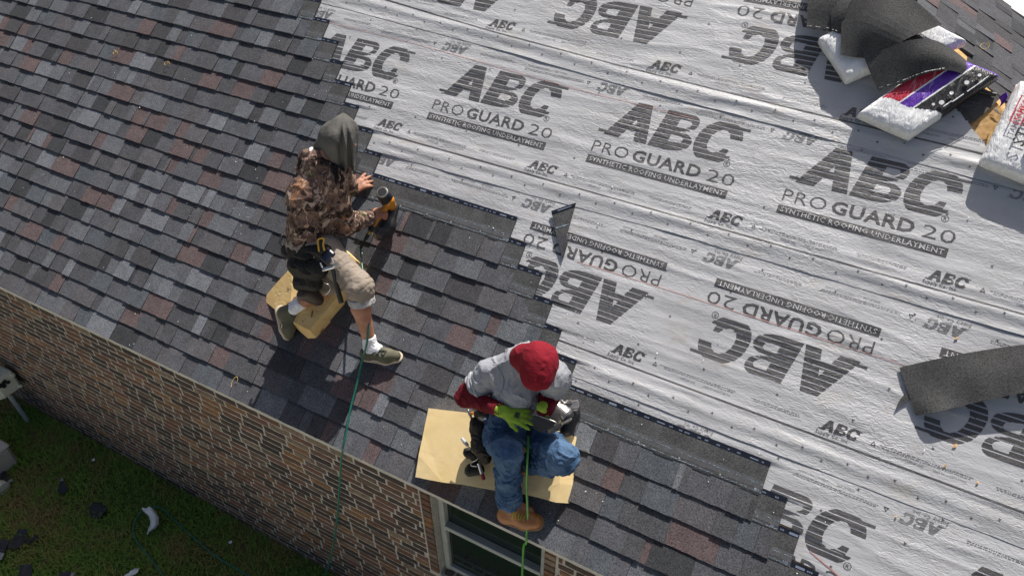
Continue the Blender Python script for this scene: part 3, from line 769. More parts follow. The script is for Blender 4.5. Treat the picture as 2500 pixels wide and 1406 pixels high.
def chalk(k, pts, w_=.0035):
    P = np.array(pts); xs = np.linspace(P[0, 0], P[-1, 0], 160); vv = np.interp(xs, P[:, 0], P[:, 1]); V = []
    for x, y in zip(xs, vv): V += [(x, y-w_/2), (x, y+w_/2)]
    put(k, 'chalk_line', (V, [(2*i, 2*i+2, 2*i+3, 2*i+1) for i in range(159)]), 0, 0, 1, m_chalk, .0021)
chalk(2, [(-2.2, 2.737), (-1.464, 2.724), (-.179, 2.663), (.62, 2.648)]); chalk(1, [(.259, 1.598), (.6, 1.602), (2.12, 1.606)]); chalk(0, [(1.95, .545), (2.35, .40)], .006)

# ================================================================== GROUND
m_soil = mat('soil_between_grass', (.075, .115, .03), .95, (.17, .13, .06), 1.7, .45, .62, .1, bump=(60, .01), grain=(120, .3), space='World')
lawn = link('lawn', newmesh('lawn', [(-40, -30, GZ), (40, -30, GZ), (40, 14, GZ), (-40, 14, GZ)], [(0, 1, 2, 3)], m_soil)); tag(lawn, 'shaded mown lawn along the foot of the brick wall', 'lawn', kind='structure')
def grass_mat():
    m, t, b = nodes('grass_blades'); N = NT(t); geo = t.nodes.new('ShaderNodeNewGeometry').outputs['Position']
    big_ = N.noise(geo, 1.9, 4, .6); sm = N.noise(geo, 130, 1, .5); mid = N.noise(geo, 9, 3, .6)
    c = N.ramp(sm, [(.3, (.075, .15, .02)), (.5, (.125, .24, .034)), (.68, (.22, .32, .055)), (.8, (.38, .36, .13))])
    f = N.n('ShaderNodeMapRange', {0: N.math('ADD', big_, N.math('MULTIPLY', mid, .35)), 1: .64, 2: .84}).outputs[0]
    t.links.new(N.mix(f, c, (.26, .19, .07)), b.inputs['Base Color']); b.inputs['Roughness'].default_value = .7; b.inputs['Specular IOR Level'].default_value = .25
    return m
def grass():
    n = 62000; x = rs.uniform(-8.2, -.6, n); y = -np.abs(rs.uniform(-.04, 1, n))**.9*2.3+.03
    d = fbm2(x*1.9, y*1.9, 5, 3); L = (.028+.055*rs.rand(n))*np.clip(1.6-d*1.3, .45, 1.3); keep = rs.rand(n) < np.clip(1.9-d*2.1, .3, 1); x, y, L = x[keep], y[keep], L[keep]; n = len(x)
    a = rs.uniform(0, 2*np.pi, n); lean = rs.uniform(.5, 1.7, n); wd = .0028+.0025*rs.rand(n)
    dx, dy = np.cos(a), np.sin(a); P0 = np.stack([x, y, np.full(n, GZ)], 1); side = np.stack([-dy*wd, dx*wd, 0*x], 1)
    mid = P0+np.stack([dx*lean*L*.35, dy*lean*L*.35, L*.65], 1); tip = P0+np.stack([dx*lean*L, dy*lean*L, L*(1.0-.42*lean)], 1)
    V = np.stack([P0-side, P0+side, mid+side*.75, mid-side*.75, tip], 1).reshape(-1, 3); i = np.arange(n)*5
    F = np.concatenate([np.stack([i, i+1, i+2], 1), np.stack([i, i+2, i+3], 1), np.stack([i+3, i+2, i+4], 1)])
    o = link('grass', newmesh('grass', V, F, grass_mat())); tag(o, 'short patchy green and straw coloured lawn grass', 'grass', kind='stuff')
grass()
m_conc = mat('pale_concrete', (.70, .67, .61), .9, (.6, .57, .51), 3, .4, .65, .2, grain=(60, .15), space='World')
bslab = link('bounce_slab', newmesh('bounce_slab', [(-14, -9, GZ+.006), (9, -9, GZ+.006), (9, -1.6, GZ+.006), (-14, -1.6, GZ+.006)], [(0, 1, 2, 3)], m_conc)); tag(bslab, 'added pale concrete slab out of view bouncing light onto the wall', 'driveway', kind='structure')  # unseen slab, added to bounce sunlight onto the brick wall
dr = link('driveway', newmesh('driveway', [(-3, 4.6, GZ+.004), (30, 4.6, GZ+.004), (30, 60, GZ+.004), (-3, 60, GZ+.004)], [(0, 1, 2, 3)], m_conc)); tag(dr, 'pale sunlit concrete driveway far below the right slope', 'driveway', kind='structure')
m_ink = mat('black_plastic', (.014, .014, .015), .45, (.022, .022, .024), 30); m_rust = mat('rusty_railing_steel', (.06, .05, .045), .7)
# a small iron railing at the driveway, just visible past the far roof edge
rl = Thing('iron_railing', (2.6, 8.2, GZ), 'dark iron railing on the pale driveway beyond the right slope', 'railing', frame='world')
for i in range(5): rl.part('baluster', box((2.5+i*.16, 8.2, GZ+.45), (.018, .018, .9)), m_rust)
rl.part('top_rail', box((2.82, 8.2, GZ+.9), (.82, .03, .03)), m_rust)

m_black_scrap = mat('dark_shingle_scrap', (.033, .036, .042), .9, (.022, .024, .028), 20, grain=(260, .3), space='World')
m_greyband = mat('grey_scrap_band', (.22, .23, .24), .7)
m_white_pl = mat('white_plastic_film', (.78, .78, .77), .35, (.68, .68, .67), 14, bump=(35, .006), spec=.5)
def scrap(px, lab, band=None, tilt=.012):
    P = [np.array(q) for q in px]; c = sum(P)/len(P)
    poly = [(q[0], q[1]) for q in P]; h = [GZ+.05+.02*math.sin(i*2.1) for i in range(len(P))]
    t = Thing('shingle_scrap', (c[0], c[1], GZ+.03), lab, 'shingle scrap', 'shingle scraps on the lawn', 'world')
    V, F = prism(poly, [a-.004 for a in h], h); t.part('sheet', (V, F), m_black_scrap)
    if band:
        B = [np.array(q) for q in band]; t.part('grey_band', prism([(q[0], q[1]) for q in B], GZ+.066, GZ+.072), m_greyband)
scrap([(-3.668, -0.516, -2.150), (-3.675, -0.453, -2.150), (-3.628, -0.410, -2.150), (-3.510, -0.435, -2.150), (-3.494, -0.502, -2.150), (-3.495, -0.563, -2.150), (-3.587, -0.559, -2.150)], 'rounded dark shingle scrap lying alone in mid lawn')
scrap([(-4.177, -0.406, -2.150), (-4.008, -0.465, -2.150), (-4.019, -0.505, -2.150), (-4.085, -0.530, -2.150)], 'small triangular shingle scrap with a pale tip on the lawn', [(-4.165, -0.410, -2.130), (-4.116, -0.425, -2.130), (-4.144, -0.445, -2.130)])
scrap([(-4.792, -0.655, -2.150), (-4.738, -0.616, -2.150), (-4.596, -0.630, -2.150), (-4.570, -0.682, -2.150), (-4.688, -0.734, -2.150)], 'dark shingle scrap with a pale strip at the left edge of the lawn', [(-4.575, -0.639, -2.130), (-4.544, -0.648, -2.130), (-4.556, -0.695, -2.130), (-4.578, -0.691, -2.130)])
scrap([(-4.051, -0.949, -2.150), (-3.971, -0.916, -2.150), (-3.901, -0.983, -2.150), (-3.894, -1.076, -2.150), (-3.968, -1.110, -2.150), (-4.023, -1.024, -2.150)], 'crumpled black shingle scrap beside the lower left grey scrap')
scrap([(-3.891, -0.991, -2.150), (-3.843, -0.904, -2.150), (-3.819, -0.914, -2.150), (-3.853, -1.002, -2.150)], 'thin black shingle sliver pointing right on the lawn')
scrap([(-4.144, -1.105, -2.150), (-4.017, -1.052, -2.150), (-3.972, -1.130, -2.150), (-3.926, -1.200, -2.150), (-3.977, -1.227, -2.150)], 'grey black shingle scrap cut by the left picture edge', [(-3.932, -1.155, -2.130), (-3.901, -1.207, -2.130), (-3.946, -1.222, -2.130), (-3.990, -1.177, -2.130)])
scrap([(-3.739, -1.162, -2.150), (-3.629, -1.109, -2.150), (-3.538, -1.206, -2.150), (-3.624, -1.251, -2.150)], 'square grey black shingle scrap at the lower left corner of the lawn')
scrap([(-3.369, -1.048, -2.150), (-3.285, -1.001, -2.150), (-3.219, -1.052, -2.150), (-3.330, -1.110, -2.150)], 'dark shingle scrap with a pale strip at the bottom picture edge', [(-3.260, -1.003, -2.130), (-3.232, -0.992, -2.130), (-3.213, -1.040, -2.130), (-3.237, -1.044, -2.130)])
def rag(pxrows, lab):
    V, F = loft(pxrows, 18, 10, .003)
    V[:, 2] += .035*np.abs(fbm3(V, 26, 4)-.5)*2+.02*(fbm3(V, 60, 9)-.5)
    single('plastic_wrap', (V, F), m_white_pl, lab, 'plastic wrap', 'white plastic wrappers on the lawn', 'world', smooth=True)
rag([[(-3.207, -0.300, -2.130), (-3.152, -0.316, -2.120), (-3.073, -0.330, -2.120), (-3.015, -0.377, -2.130), (-2.980, -0.454, -2.150)], [(-3.111, -0.270, -2.080), (-3.054, -0.289, -2.070), (-2.989, -0.320, -2.070), (-2.945, -0.373, -2.080), (-2.954, -0.437, -2.120)], [(-3.102, -0.247, -2.120), (-3.025, -0.275, -2.110), (-2.968, -0.304, -2.120), (-2.937, -0.359, -2.130), (-2.973, -0.414, -2.150)]], 'crumpled white plastic wrapper in the grass near the wall')
rag([[(-2.778, -0.709, -2.140), (-2.803, -0.744, -2.130), (-2.827, -0.788, -2.140), (-2.845, -0.845, -2.150)], [(-2.752, -0.719, -2.120), (-2.733, -0.758, -2.100), (-2.767, -0.797, -2.120), (-2.802, -0.839, -2.150)]], 'pointed white plastic wrapper at the bottom edge of the lawn')
for (c, lab) in (((-4.071, -0.132, -2.150), 'tiny white chip in the grass below the utility box'), ((-2.263, -0.165, -2.150), 'tiny white chip in the grass close to the wall')):
    single('paper_chip', prism([(c[0]-.014, c[1]-.01), (c[0]+.012, c[1]-.014), (c[0]+.016, c[1]+.008), (c[0]-.006, c[1]+.015)], c[2], c[2]+.006), m_white_pl, lab, 'paper chip', frame='world')
# utility box on the wall
m_box = mat('weathered_cream_plastic', (.60, .60, .50), .5, (.5, .5, .41), 8, .4, .7, space='World'); m_red = mat('red_orange_sticker', (.42, .06, .02), .5); m_pipe = mat('grey_conduit', (.36, .39, .39), .5)
ub = Thing('utility_box', (-5.28, .0, -2.0), 'cream utility box on a grey conduit at the left end of the wall', 'utility box', frame='world')
bx, by, bz = -5.16, -.09, -1.60
ub.part('case', box((bx, by, bz), (.27, .2, .25), bev=.02), m_box)
ub.part('lid', box((bx-.005, by-.1, bz+.0), (.25, .03, .24), bev=.012), m_box)
ub.part('mounting_lug', join(box((bx+.15, by+.08, bz+.08), (.04, .03, .03), bev=.006), box((bx+.15, by+.08, bz-.08), (.04, .03, .03), bev=.006)), m_box)
ub.part('sticker', join(lathe((bx+.03, by-.03, bz+.126), (bx+.03, by-.03, bz+.131), [(0, .034), (1, .034)], 10), lathe((bx+.085, by-.02, bz+.127), (bx+.085, by-.02, bz+.132), [(0, .03), (1, .03)], 6)), m_red)
ub.part('emblem', join(*[lathe((bx+.1365, by+dy_, bz+dz_), (bx+.140, by+dy_, bz+dz_), [(0, r_), (1, r_)], 9) for dy_, dz_, r_ in ((-.05, .05, .028), (-.01, .06, .024), (-.03, .02, .022), (.015, .03, .02))]), m_ink)
ub.part('conduit', tube([(bx+.03, by-.01, bz-.12), (bx+.03, by-.01, bz-.4), (bx+.03, by-.01, GZ-.02)], .022, 10), m_pipe)
# beige cabinet and pipe at the left edge
m_beige = mat('beige_cabinet_plastic', (.46, .43, .37), .55, (.4, .37, .32), 5, space='World')
ac = Thing('garden_cabinet', (-5.2, -.5, GZ), 'beige plastic cabinet with rounded handle cut off by the left picture edge', 'cabinet', frame='world')
ac.part('body', box((-5.03, -.63, GZ+.13), (.6, .34, .26), bev=.03), m_beige); ac.part('lid', box((-5.03, -.63, GZ+.275), (.62, .36, .035), bev=.014), m_beige)
ac.part('handle', tube([(-4.745, -.58, GZ+.25), (-4.715, -.6, GZ+.21), (-4.715, -.66, GZ+.21), (-4.745, -.68, GZ+.25)], .014, 8), m_beige)
pp = Thing('drain_pipe', (-4.6, -.72, GZ), 'short cream plastic drain pipe lying below the beige cabinet', 'pipe', frame='world')
pp.part('pipe', tube([(-5.0, -.80, GZ+.07), (-4.56, -.74, GZ+.055)], .055, 16, 4), m_box); pp.part('collar', tube([(-4.62, -.748, GZ+.057), (-4.55, -.739, GZ+.054)], .062, 16, 2), m_box)
single('black_cap', lathe((-4.86, -.72, GZ+.05), (-4.83, -.70, GZ+.11), [(0, .03), (1, .034)], 12), m_ink, 'small black cap between the beige cabinet and the pipe', 'cap', frame='world')

# ================================================================== LOOSE THINGS ON THE ROOF
m_foam = None
def foam_mat(name, c, c2, pit=1.0):
    m, t, b = nodes(name); N = NT(t); co = t.nodes.new('ShaderNodeTexCoord').outputs['Object']
    f = N.n('ShaderNodeMapRange', {0: N.noise(co, 7, 4, .6), 1: .4, 2: .7}).outputs[0]
    cc = N.mix(f, c, c2); st = N.n('ShaderNodeMapRange', {0: N.noise(N.map(co, rot=(0, 0, .7), scale=(3, 12, 3)), 1.6, 4, .7), 1: .58, 2: .74, 3: 0, 4: .22+.25*(pit > .5)}).outputs[0]
    cc = N.mix(st, cc, (.42, .21, .075)); t.links.new(cc, b.inputs['Base Color'])
    h = N.math('ADD', N.math('MULTIPLY', N.noise(co, 320, 3, .6), .0012), N.math('MULTIPLY', N.n('ShaderNodeMapRange', {0: N.noise(co, 34, 2, .5), 1: .3, 2: .42}).outputs[0], .004*pit))
    t.links.new(N.bump(h, 1.0, 1.0), b.inputs['Normal']); b.inputs['Roughness'].default_value = .85; b.inputs['Specular IOR Level'].default_value = .2
    return m
m_foam1 = foam_mat('yellow_foam_rubber', (.72, .51, .235), (.65, .44, .18), .55); m_foam2 = foam_mat('smooth_yellow_foam', (.80, .62, .33), (.75, .56, .27), .05); m_pit = mat('torn_foam_pit', (.26, .13, .04), .95)
def subdiv(VF, n, amp, sc_, seed, keep=None):
    bm = bmesh.new(); vs_ = [bm.verts.new(v) for v in VF[0]]
    for f in VF[1]: bm.faces.new([vs_[i] for i in f])
    bmesh.ops.triangulate(bm, faces=bm.faces[:])
    for _ in range(n): bmesh.ops.subdivide_edges(bm, edges=bm.edges[:], cuts=1, use_grid_fill=True)
    bmesh.ops.recalc_face_normals(bm, faces=bm.faces[:]); bm.normal_update()
    P = np.array([v.co for v in bm.verts]); Nn = np.array([v.normal for v in bm.verts]); d = amp*(fbm3(P, sc_, seed, 3)-.5)*2
    P = P+Nn*d[:, None]; F = [tuple(v.index for v in f.verts) for f in bm.faces]; bm.verts.index_update(); bm.free()
    return P, F
fb = Thing('foam_block', (-1.3425, 0.7870, 0.0000), 'torn yellow foam block under the kneeling camouflage worker', 'foam block')
def hull(top, bot):
    n = len(top); V = [np.array(q) for q in top]+[np.array(q) for q in bot]
    F = [tuple(range(n)), tuple(range(2*n-1, n-1, -1))]+[(i, n+i, n+(i+1) % n, (i+1) % n) for i in range(n)]
    bm = bmesh.new(); vs_ = [bm.verts.new(v) for v in V]
    r_ = bmesh.ops.convex_hull(bm, input=vs_); bmesh.ops.delete(bm, geom=[g for g in r_['geom_interior'] if isinstance(g, bmesh.types.BMVert)], context='VERTS'); bm.verts.index_update()
    P = np.array([v.co for v in bm.verts]); F = [tuple(v.index for v in f.verts) for f in bm.faces]; bm.free(); return P, F
fb.part('block', subdiv(hull([(-1.5304, 0.9638, 0.1350), (-1.2032, 1.1747, 0.1300), (-1.0334, 1.1219, 0.1200), (-1.1447, 0.9170, 0.1300), (-1.2182, 0.6138, 0.1250), (-1.3824, 0.6241, 0.1300)], [(-1.6344, 0.8343, 0.0200), (-1.7181, 0.7157, 0.0200), (-1.6941, 0.6695, 0.0200), (-1.2785, 0.5541, 0.0150), (-1.2148, 0.5705, 0.0000), (-1.1366, 0.7985, 0.0000), (-1.0768, 1.0230, 0.0000), (-1.0751, 1.1004, 0.0200), (-1.2657, 1.1933, 0.0000), (-1.5966, 0.9427, 0.0000)]), 4, .0035, 14, 3), m_foam1, smooth=False)
rfp = random.Random(2)
for (a, b_, c_) in (((763,758,.137),(760,778,.13),.007), ((806,748,.085),(807,757,.08),.005), ((672,722,.065),(682,737,.07),.005), ((700,708,.13),(704,716,.13),.005), ((687,742,.075),(691,744,.08),.006), ((738,783,.134),(741,786,.132),.004), ((784,812,.045),(790,804,.05),.005), ((703,672,.132),(708,679,.135),.006)):
    pass
for a, b_, c_ in (((-1.2515, 0.7375, 0.1320), (-1.2410, 0.6906, 0.1280), .006), ((-1.1813, 0.8033, 0.0700), (-1.1701, 0.7820, 0.0660), .005), ((-1.6211, 0.7343, 0.0550), (-1.5674, 0.7066, 0.0600), .004), ((-1.5399, 0.6993, 0.0680), (-1.5239, 0.6984, 0.0700), .006), ((-1.2949, 0.6517, 0.1290), (-1.2840, 0.6473, 0.1270), .004), ((-1.1926, 0.6216, 0.0350), (-1.1802, 0.6510, 0.0400), .005), ((-1.5113, 0.8220, 0.1150), (-1.4885, 0.8049, 0.1200), .005)):
    fb.part('torn_pit', tube([a, b_], [c_*.7, c_, c_*.6], 8, 3), m_pit)
pad = Thing('foam_pad', (0.1892, 0.3421, 0.0000), 'flat pale yellow foam pad under the seated worker in jeans', 'foam pad')
top = [(-0.2479, 0.4571, 0.1150), (-0.0590, 0.5071, 0.1150), (0.1369, 0.5655, 0.1150), (0.3819, 0.6164, 0.1150), (0.5814, 0.6170, 0.1150), (0.6155, 0.4910, 0.1150), (0.6507, 0.3624, 0.1150), (0.6671, 0.2602, 0.1100), (0.5786, 0.2459, 0.1050), (0.4832, 0.2292, 0.1050), (0.3674, 0.1946, 0.1050), (0.2478, 0.1635, 0.1050), (0.1250, 0.1340, 0.1050), (0.0026, 0.0975, 0.1050), (-0.0870, 0.0775, 0.1050), (-0.1673, 0.0591, 0.1050), (-0.1957, 0.1846, 0.1150), (-0.2197, 0.3157, 0.1150)]
bot = [(q[0], q[1], .018) for q in top]
for i in (4, 5, 6, 7): bot[i] = (top[i][0]+.055, top[i][1]+.012, .018)
n = len(top)
padV, padF = subdiv((top+bot, [tuple(range(n))[::-1], tuple(range(n, 2*n))]+[(i, (i+1) % n, n+(i+1) % n, n+i) for i in range(n)]), 3, .0016, 14, 5)
a_, b_ = np.array((-0.2396, 0.3834, 0.1000)), np.array((0.0365, 0.4003, 0.1000))
pad.part('foam', (padV, padF), m_foam2, smooth=False)
m_cap = mat('charcoal_cap_strip', (.068, .068, .068), .88, (.05, .05, .05), 8, .35, .65, .35, bump=(260, .002, .7), grain=(140, .6), space='World')
m_capback = mat('black_asphalt_underside', (.016, .016, .017), .6)
m_strand = mat('white_sealant_beads', (.5, .5, .5), .4, (.12, .12, .12), 90, .45, .55, space='World')
def strip(rows, lab, name='cap_strip', seam=None, nu=36, nv=14, group='cap strips draped over the bundles', wob=.0, m=None):
    t = Thing(name, rows[0][0], lab, 'roofing strip', group)
    t.part('sheet', loft(rows, nu, nv, .005, wob), m or m_cap, smooth=False)
    if seam: 
        S = catmull([np.array(q)+np.array((0, 0, .003)) for q in seam], 16); Vs = []; Fs = []
        r_ = random.Random(4)
        for i in range(len(S)-1):
            if r_.random() < .75: V, F = tube([S[i], S[i+1]], [.0022*r_.uniform(.5, 1.6)], 5, 1); Fs += [tuple(x+len(Vs) for x in f) for f in F]; Vs += V.tolist()
        t.part('sealant_line', (np.array(Vs), Fs), m_strand)
    return t
strip([[(1.0697, 3.3123, 0.0860), (1.1399, 3.3137, 0.0940), (1.2054, 3.3122, 0.1010)], [(1.0200, 3.5083, 0.0940), (1.1024, 3.5029, 0.1170), (1.1823, 3.4918, 0.1400)], [(0.9634, 3.7522, 0.0470), (1.0578, 3.7403, 0.0780), (1.1511, 3.7229, 0.1090)]], 'charcoal cap strip hanging at the far left of the bundle pile', seam=[(1.0692, 3.3204, 0.0900), (1.2005, 3.3193, 0.1050)])
strip([[(1.2088, 3.3052, 0.1090), (1.2374, 3.2981, 0.1130), (1.2679, 3.2915, 0.1170)], [(1.1751, 3.4101, 0.1250), (1.2115, 3.4286, 0.1480), (1.2574, 3.4532, 0.1640)], [(1.1030, 3.7309, 0.1090), (1.2088, 3.7450, 0.1330), (1.3151, 3.7523, 0.1480)]], 'narrow charcoal cap strip between two wider ones on the bundle pile', seam=[(1.2089, 3.3107, 0.1130), (1.2637, 3.2960, 0.1210)])
strip([[(1.2987, 3.1629, 0.1250), (1.3602, 3.1611, 0.1290), (1.4276, 3.1660, 0.1330), (1.5026, 3.1789, 0.1480)], [(1.2430, 3.3716, 0.1400), (1.3224, 3.3773, 0.1720), (1.4485, 3.3317, 0.2030), (1.5994, 3.2899, 0.1870)], [(1.1942, 3.6320, 0.1560), (1.3288, 3.6022, 0.1950), (1.5271, 3.5409, 0.1950), (1.7439, 3.4372, 0.1400)]], 'broad charcoal cap strip lying across the top of the bundle pile')
strip([[(1.5475, 3.0037, 0.1090), (1.6456, 3.0587, 0.1290), (1.7367, 3.1262, 0.1440), (1.8339, 3.1733, 0.1480), (1.9234, 3.1817, 0.1170), (2.0169, 3.1342, 0.0550)], [(1.4688, 3.1010, 0.1290), (1.5720, 3.1519, 0.1560), (1.6765, 3.2042, 0.1790), (1.7914, 3.2336, 0.1720), (1.9133, 3.2339, 0.1250), (2.0367, 3.1819, 0.0390)], [(1.4139, 3.1794, 0.1400), (1.5170, 3.2235, 0.1720), (1.6205, 3.2820, 0.1950), (1.7387, 3.3161, 0.1720), (1.8932, 3.2880, 0.1090), (2.0528, 3.2142, 0.0230)]], 'charcoal cap strip draped over the red and purple bundle', seam=[(1.5472, 3.0156, 0.1150), (1.6414, 3.0700, 0.1340), (1.7332, 3.1356, 0.1480), (1.8234, 3.1785, 0.1520)])
cs = strip([[(2.2135, 1.3756, 0.0220), (2.2911, 1.4222, 0.0720), (2.3987, 1.5001, 0.0740), (2.5046, 1.5746, 0.0770), (2.6397, 1.6592, 0.0830), (2.7934, 1.7299, 0.0830)], [(2.1453, 1.4795, 0.0240), (2.2453, 1.5488, 0.0400), (2.3634, 1.6233, 0.0830), (2.4883, 1.6999, 0.0830), (2.6193, 1.7690, 0.0880), (2.7821, 1.8395, 0.0880)], [(2.0774, 1.5843, 0.0200), (2.1956, 1.6637, 0.0360), (2.3331, 1.7483, 0.0720), (2.4601, 1.8224, 0.0720), (2.5927, 1.8907, 0.0770), (2.7736, 1.9638, 0.0770)]], 'charcoal cap strip bridging the underlayment at the right picture edge', seam=None, group='loose strips on the underlayment')
cs.part('curled_corner', loft([[(2.1407, 1.4714, 0.0200), (2.1239, 1.4205, 0.0200), (2.1195, 1.3811, 0.0200)], [(2.1678, 1.4440, 0.0200), (2.1431, 1.4146, 0.0200), (2.1235, 1.3805, 0.0200)]], 8, 4, .004), m_cap)
m_dsheet = mat('black_flashing_sheet', (.045, .043, .042), .7, (.07, .068, .066), 30, .4, .7, bump=(200, .001), grain=(200, .5), space='World')
single('flashing_sheet', loft([[(1.8504, 2.9817, 0.0120), (1.9265, 2.9585, 0.0120), (2.0103, 2.9329, 0.0120)], [(1.8999, 3.1305, 0.0140), (1.9857, 3.1136, 0.0140), (2.0853, 3.0393, 0.0140)], [(1.9490, 3.1887, 0.0160), (2.0355, 3.1891, 0.0160), (2.1436, 3.1566, 0.0140)]], 14, 10, .004), m_dsheet, 'black flashing sheet beside the bare board between two bundles', 'flashing sheet')
single('torch_wand', tube([(2.0134, 3.1590, 0.0300), (2.0695, 3.1575, 0.0300), (2.1134, 3.1557, 0.0300)], .011, 10, 3), m_ink, 'short black tube lying on the flashing sheet', 'tube')
# triangular off-cut
wt = Thing('shingle_offcut', (0.0988, 1.7652, 0.0000), 'tapered shingle off-cut with navy tape lying on the underlayment', 'shingle off-cut')
def poly3(pts, th): 
    P = np.array(pts, float); return prism([(q[0], q[1]) for q in P], P[:, 2]-th, P[:, 2])
wt.part('upper', poly3([(-0.0058, 1.8452, 0.0300), (0.1255, 1.9372, 0.0350), (0.1453, 1.7206, 0.0300), (0.0884, 1.6976, 0.0300)], .005), m_headlap)
wt.part('lower', poly3([(0.0868, 1.7041, 0.0340), (0.1409, 1.7343, 0.0340), (0.1689, 1.6832, 0.0340), (0.1732, 1.5762, 0.0260)], .006), SHM[1])
wt.part('release_tape', poly3([(-0.0057, 1.8469, 0.0330), (0.1256, 1.9389, 0.0380), (0.1283, 1.9177, 0.0380), (0.0046, 1.8279, 0.0330)], .002), m_tape)
wt.part('tape_print', poly3([(0.0330, 1.8632, 0.0350), (0.1053, 1.9136, 0.0385), (0.1072, 1.9086, 0.0385), (0.0359, 1.8558, 0.0350)], .001), m_tapeprint)
wt.part('glue_line', poly3([(0.0613, 1.7542, 0.0325), (0.1293, 1.7991, 0.0335), (0.1312, 1.7942, 0.0335), (0.0632, 1.7493, 0.0325)], .001), m_glue)
# ------------------------------------------------------------------ shingle bundles in plastic

def bagmat(name, c, c2, f0=.5, f1=.72):
    m, t, b = nodes(name); N = NT(t); co = t.nodes.new('ShaderNodeTexCoord').outputs['Object']
    n1 = N.noise(N.map(co, rot=(0, 0, .9), scale=(34, 7, 12)), 1.0, 3, .55, 1.6); n2 = N.noise(N.map(co, rot=(.2, .3, -.5), scale=(26, 6, 9)), 1.0, 3, .55, 1.2)
    r1 = N.math('ABSOLUTE', N.math('SUBTRACT', n1, .5)); r2 = N.math('ABSOLUTE', N.math('SUBTRACT', n2, .5))
    t.links.new(N.bump(N.math('ADD', r1, r2), .6, .022), b.inputs['Normal'])
    t.links.new(N.mix(N.n('ShaderNodeMapRange', {0: N.noise(N.map(co, rot=(0, 0, .9), scale=(60, 9, 9)), 1.0, 3), 1: f0, 2: f1}).outputs[0], c, c2), b.inputs['Base Color'])
    b.inputs['Roughness'].default_value = .4; b.inputs['Specular IOR Level'].default_value = .5
    return m
m_bagw = bagmat('white_bundle_wrap', (.80, .80, .80), (.73, .74, .76)); m_bagr = bagmat('red_bundle_print', (.48, .02, .05), (.62, .3, .32), .56, .74); m_bagp = bagmat('purple_bundle_print', (.11, .025, .36), (.34, .26, .52), .58, .74); m_bagk = bagmat('black_bundle_print', (.012, .012, .013), (.08, .08, .08), .58, .74); m_bagclear = mat('grey_clear_wrap', (.5, .51, .52), .2)
def bundle(O, A, B, thick, lab, seed, paint=None, mats=None):
    """O corner, A/B ends of the long and short sides (roof coords); soft wrapped slab"""
    O, A, B = (np.array(q, float) for q in (O, A, B)); a = A-O; b = B-O; n_ = np.cross(a, b); n_ /= np.linalg.norm(n_)
    if n_[2] < 0: n_ = -n_
    NU, NV, NH = 72, 34, 5; V = []; F = []; M = []
    def pt(s, t, top):
        # superellipse thickness profile
        e = max(0, 1-abs(2*s-1)**16)*max(0, 1-abs(2*t-1)**12); e = e**.3
        ins = 1-.035*(1-e)
        return O+a*(.5+(s-.5)*ins)+b*(.5+(t-.5)*ins)+n_*(thick*(.22+.78*e) if top else .004+thick*.2*(1-e))
    for top in (1, 0):
        for i in range(NU+1):
            for j in range(NV+1): V.append(pt(i/NU, j/NV, top))
    V = np.array(V); K = (NU+1)*(NV+1)
    st_ = np.array([[i/NU, j/NV] for _ in (1, 0) for i in range(NU+1) for j in range(NV+1)]); en = np.clip((np.abs(st_[:, 0]-.5)-.28)*5, 0, 1)
    d = .014*(fbm3(V, 7, seed, 2)-.5)+(.004+.014*en)*(np.abs(fbm3(V*np.array((1, 2.2, 1)), 13, seed+3, 2)-.5))-.012*en*fbm3(V, 6, seed+9, 2); V[:K] += n_*d[:K, None]
    for top in (1, 0):
        for i in range(NU):
            for j in range(NV):
                q_ = (i*(NV+1)+j, (i+1)*(NV+1)+j, (i+1)*(NV+1)+j+1, i*(NV+1)+j+1); q_ = q_ if (top and np.cross(a, b)[2] > 0) or (not top and np.cross(a, b)[2] < 0) else q_[::-1]
                F.append(tuple(x+(0 if top else K) for x in q_)); M.append(paint((i+.5)/NU, (j+.5)/NV, top) if paint else 0)
    t = Thing('shingle_bundle', (O+A)/2, lab, 'shingle bundle', 'plastic wrapped shingle bundles')
    t.part('wrap', (V, F), mats or [m_bagw], smooth=True, mi=M)
    return t, O, a, b, n_
rbp = random.Random(8)
def paintB(s, t, top):
    if s < .30+.10*(t-.5)+.02*math.sin(t*9): return 0
    if s > .955: return 2
    if t < .05: return 0
    if t < .33: return 1
    if t < .355: return 0
    if t < .56: return 2
    if t < .58: return 0
    return 3
tB, O, a, b, n_ = bundle((1.4722, 2.8575, 0.0100), (1.8046, 3.3146, 0.0300), (1.7770, 2.7841, 0.0100), .095, 'shingle bundle with red purple and black print on white wrap', 5, paintB, [m_bagw, m_bagr, m_bagp, m_bagk])
icons = []
for (s, t, r_) in ((.86, .78, .009), (.74, .76, .012), (.58, .76, .010), (.45, .80, .013), (.40, .74, .008)):
    c = O+a*s+b*t+n_*.106; icons.append(lathe(c-n_*.003, c, [(0, r_), (1, r_)], 10))
for (s, t, L) in ((.66, .90, .10), (.5, .90, .07), (.80, .89, .05), (.42, .88, .05)):
    c = O+a*s+b*t+n_*.101; d_ = a/np.linalg.norm(a); icons.append(tube([c, c+d_*L], .0028, 6, 2, flat=.5))
tB.part('pictogram', join(*icons), m_bagw)
tB.part('wrap_tail', loft([[(1.9279, 3.1824, 0.1000), (1.9690, 3.1788, 0.0700), (2.0154, 3.1669, 0.0300)], [(1.8956, 3.1786, 0.1200), (1.9466, 3.1867, 0.1000), (2.0141, 3.1760, 0.0400)]], 8, 5, .002), m_bagclear)
def paintA(s, t, top): return 1 if s > .62 else 0
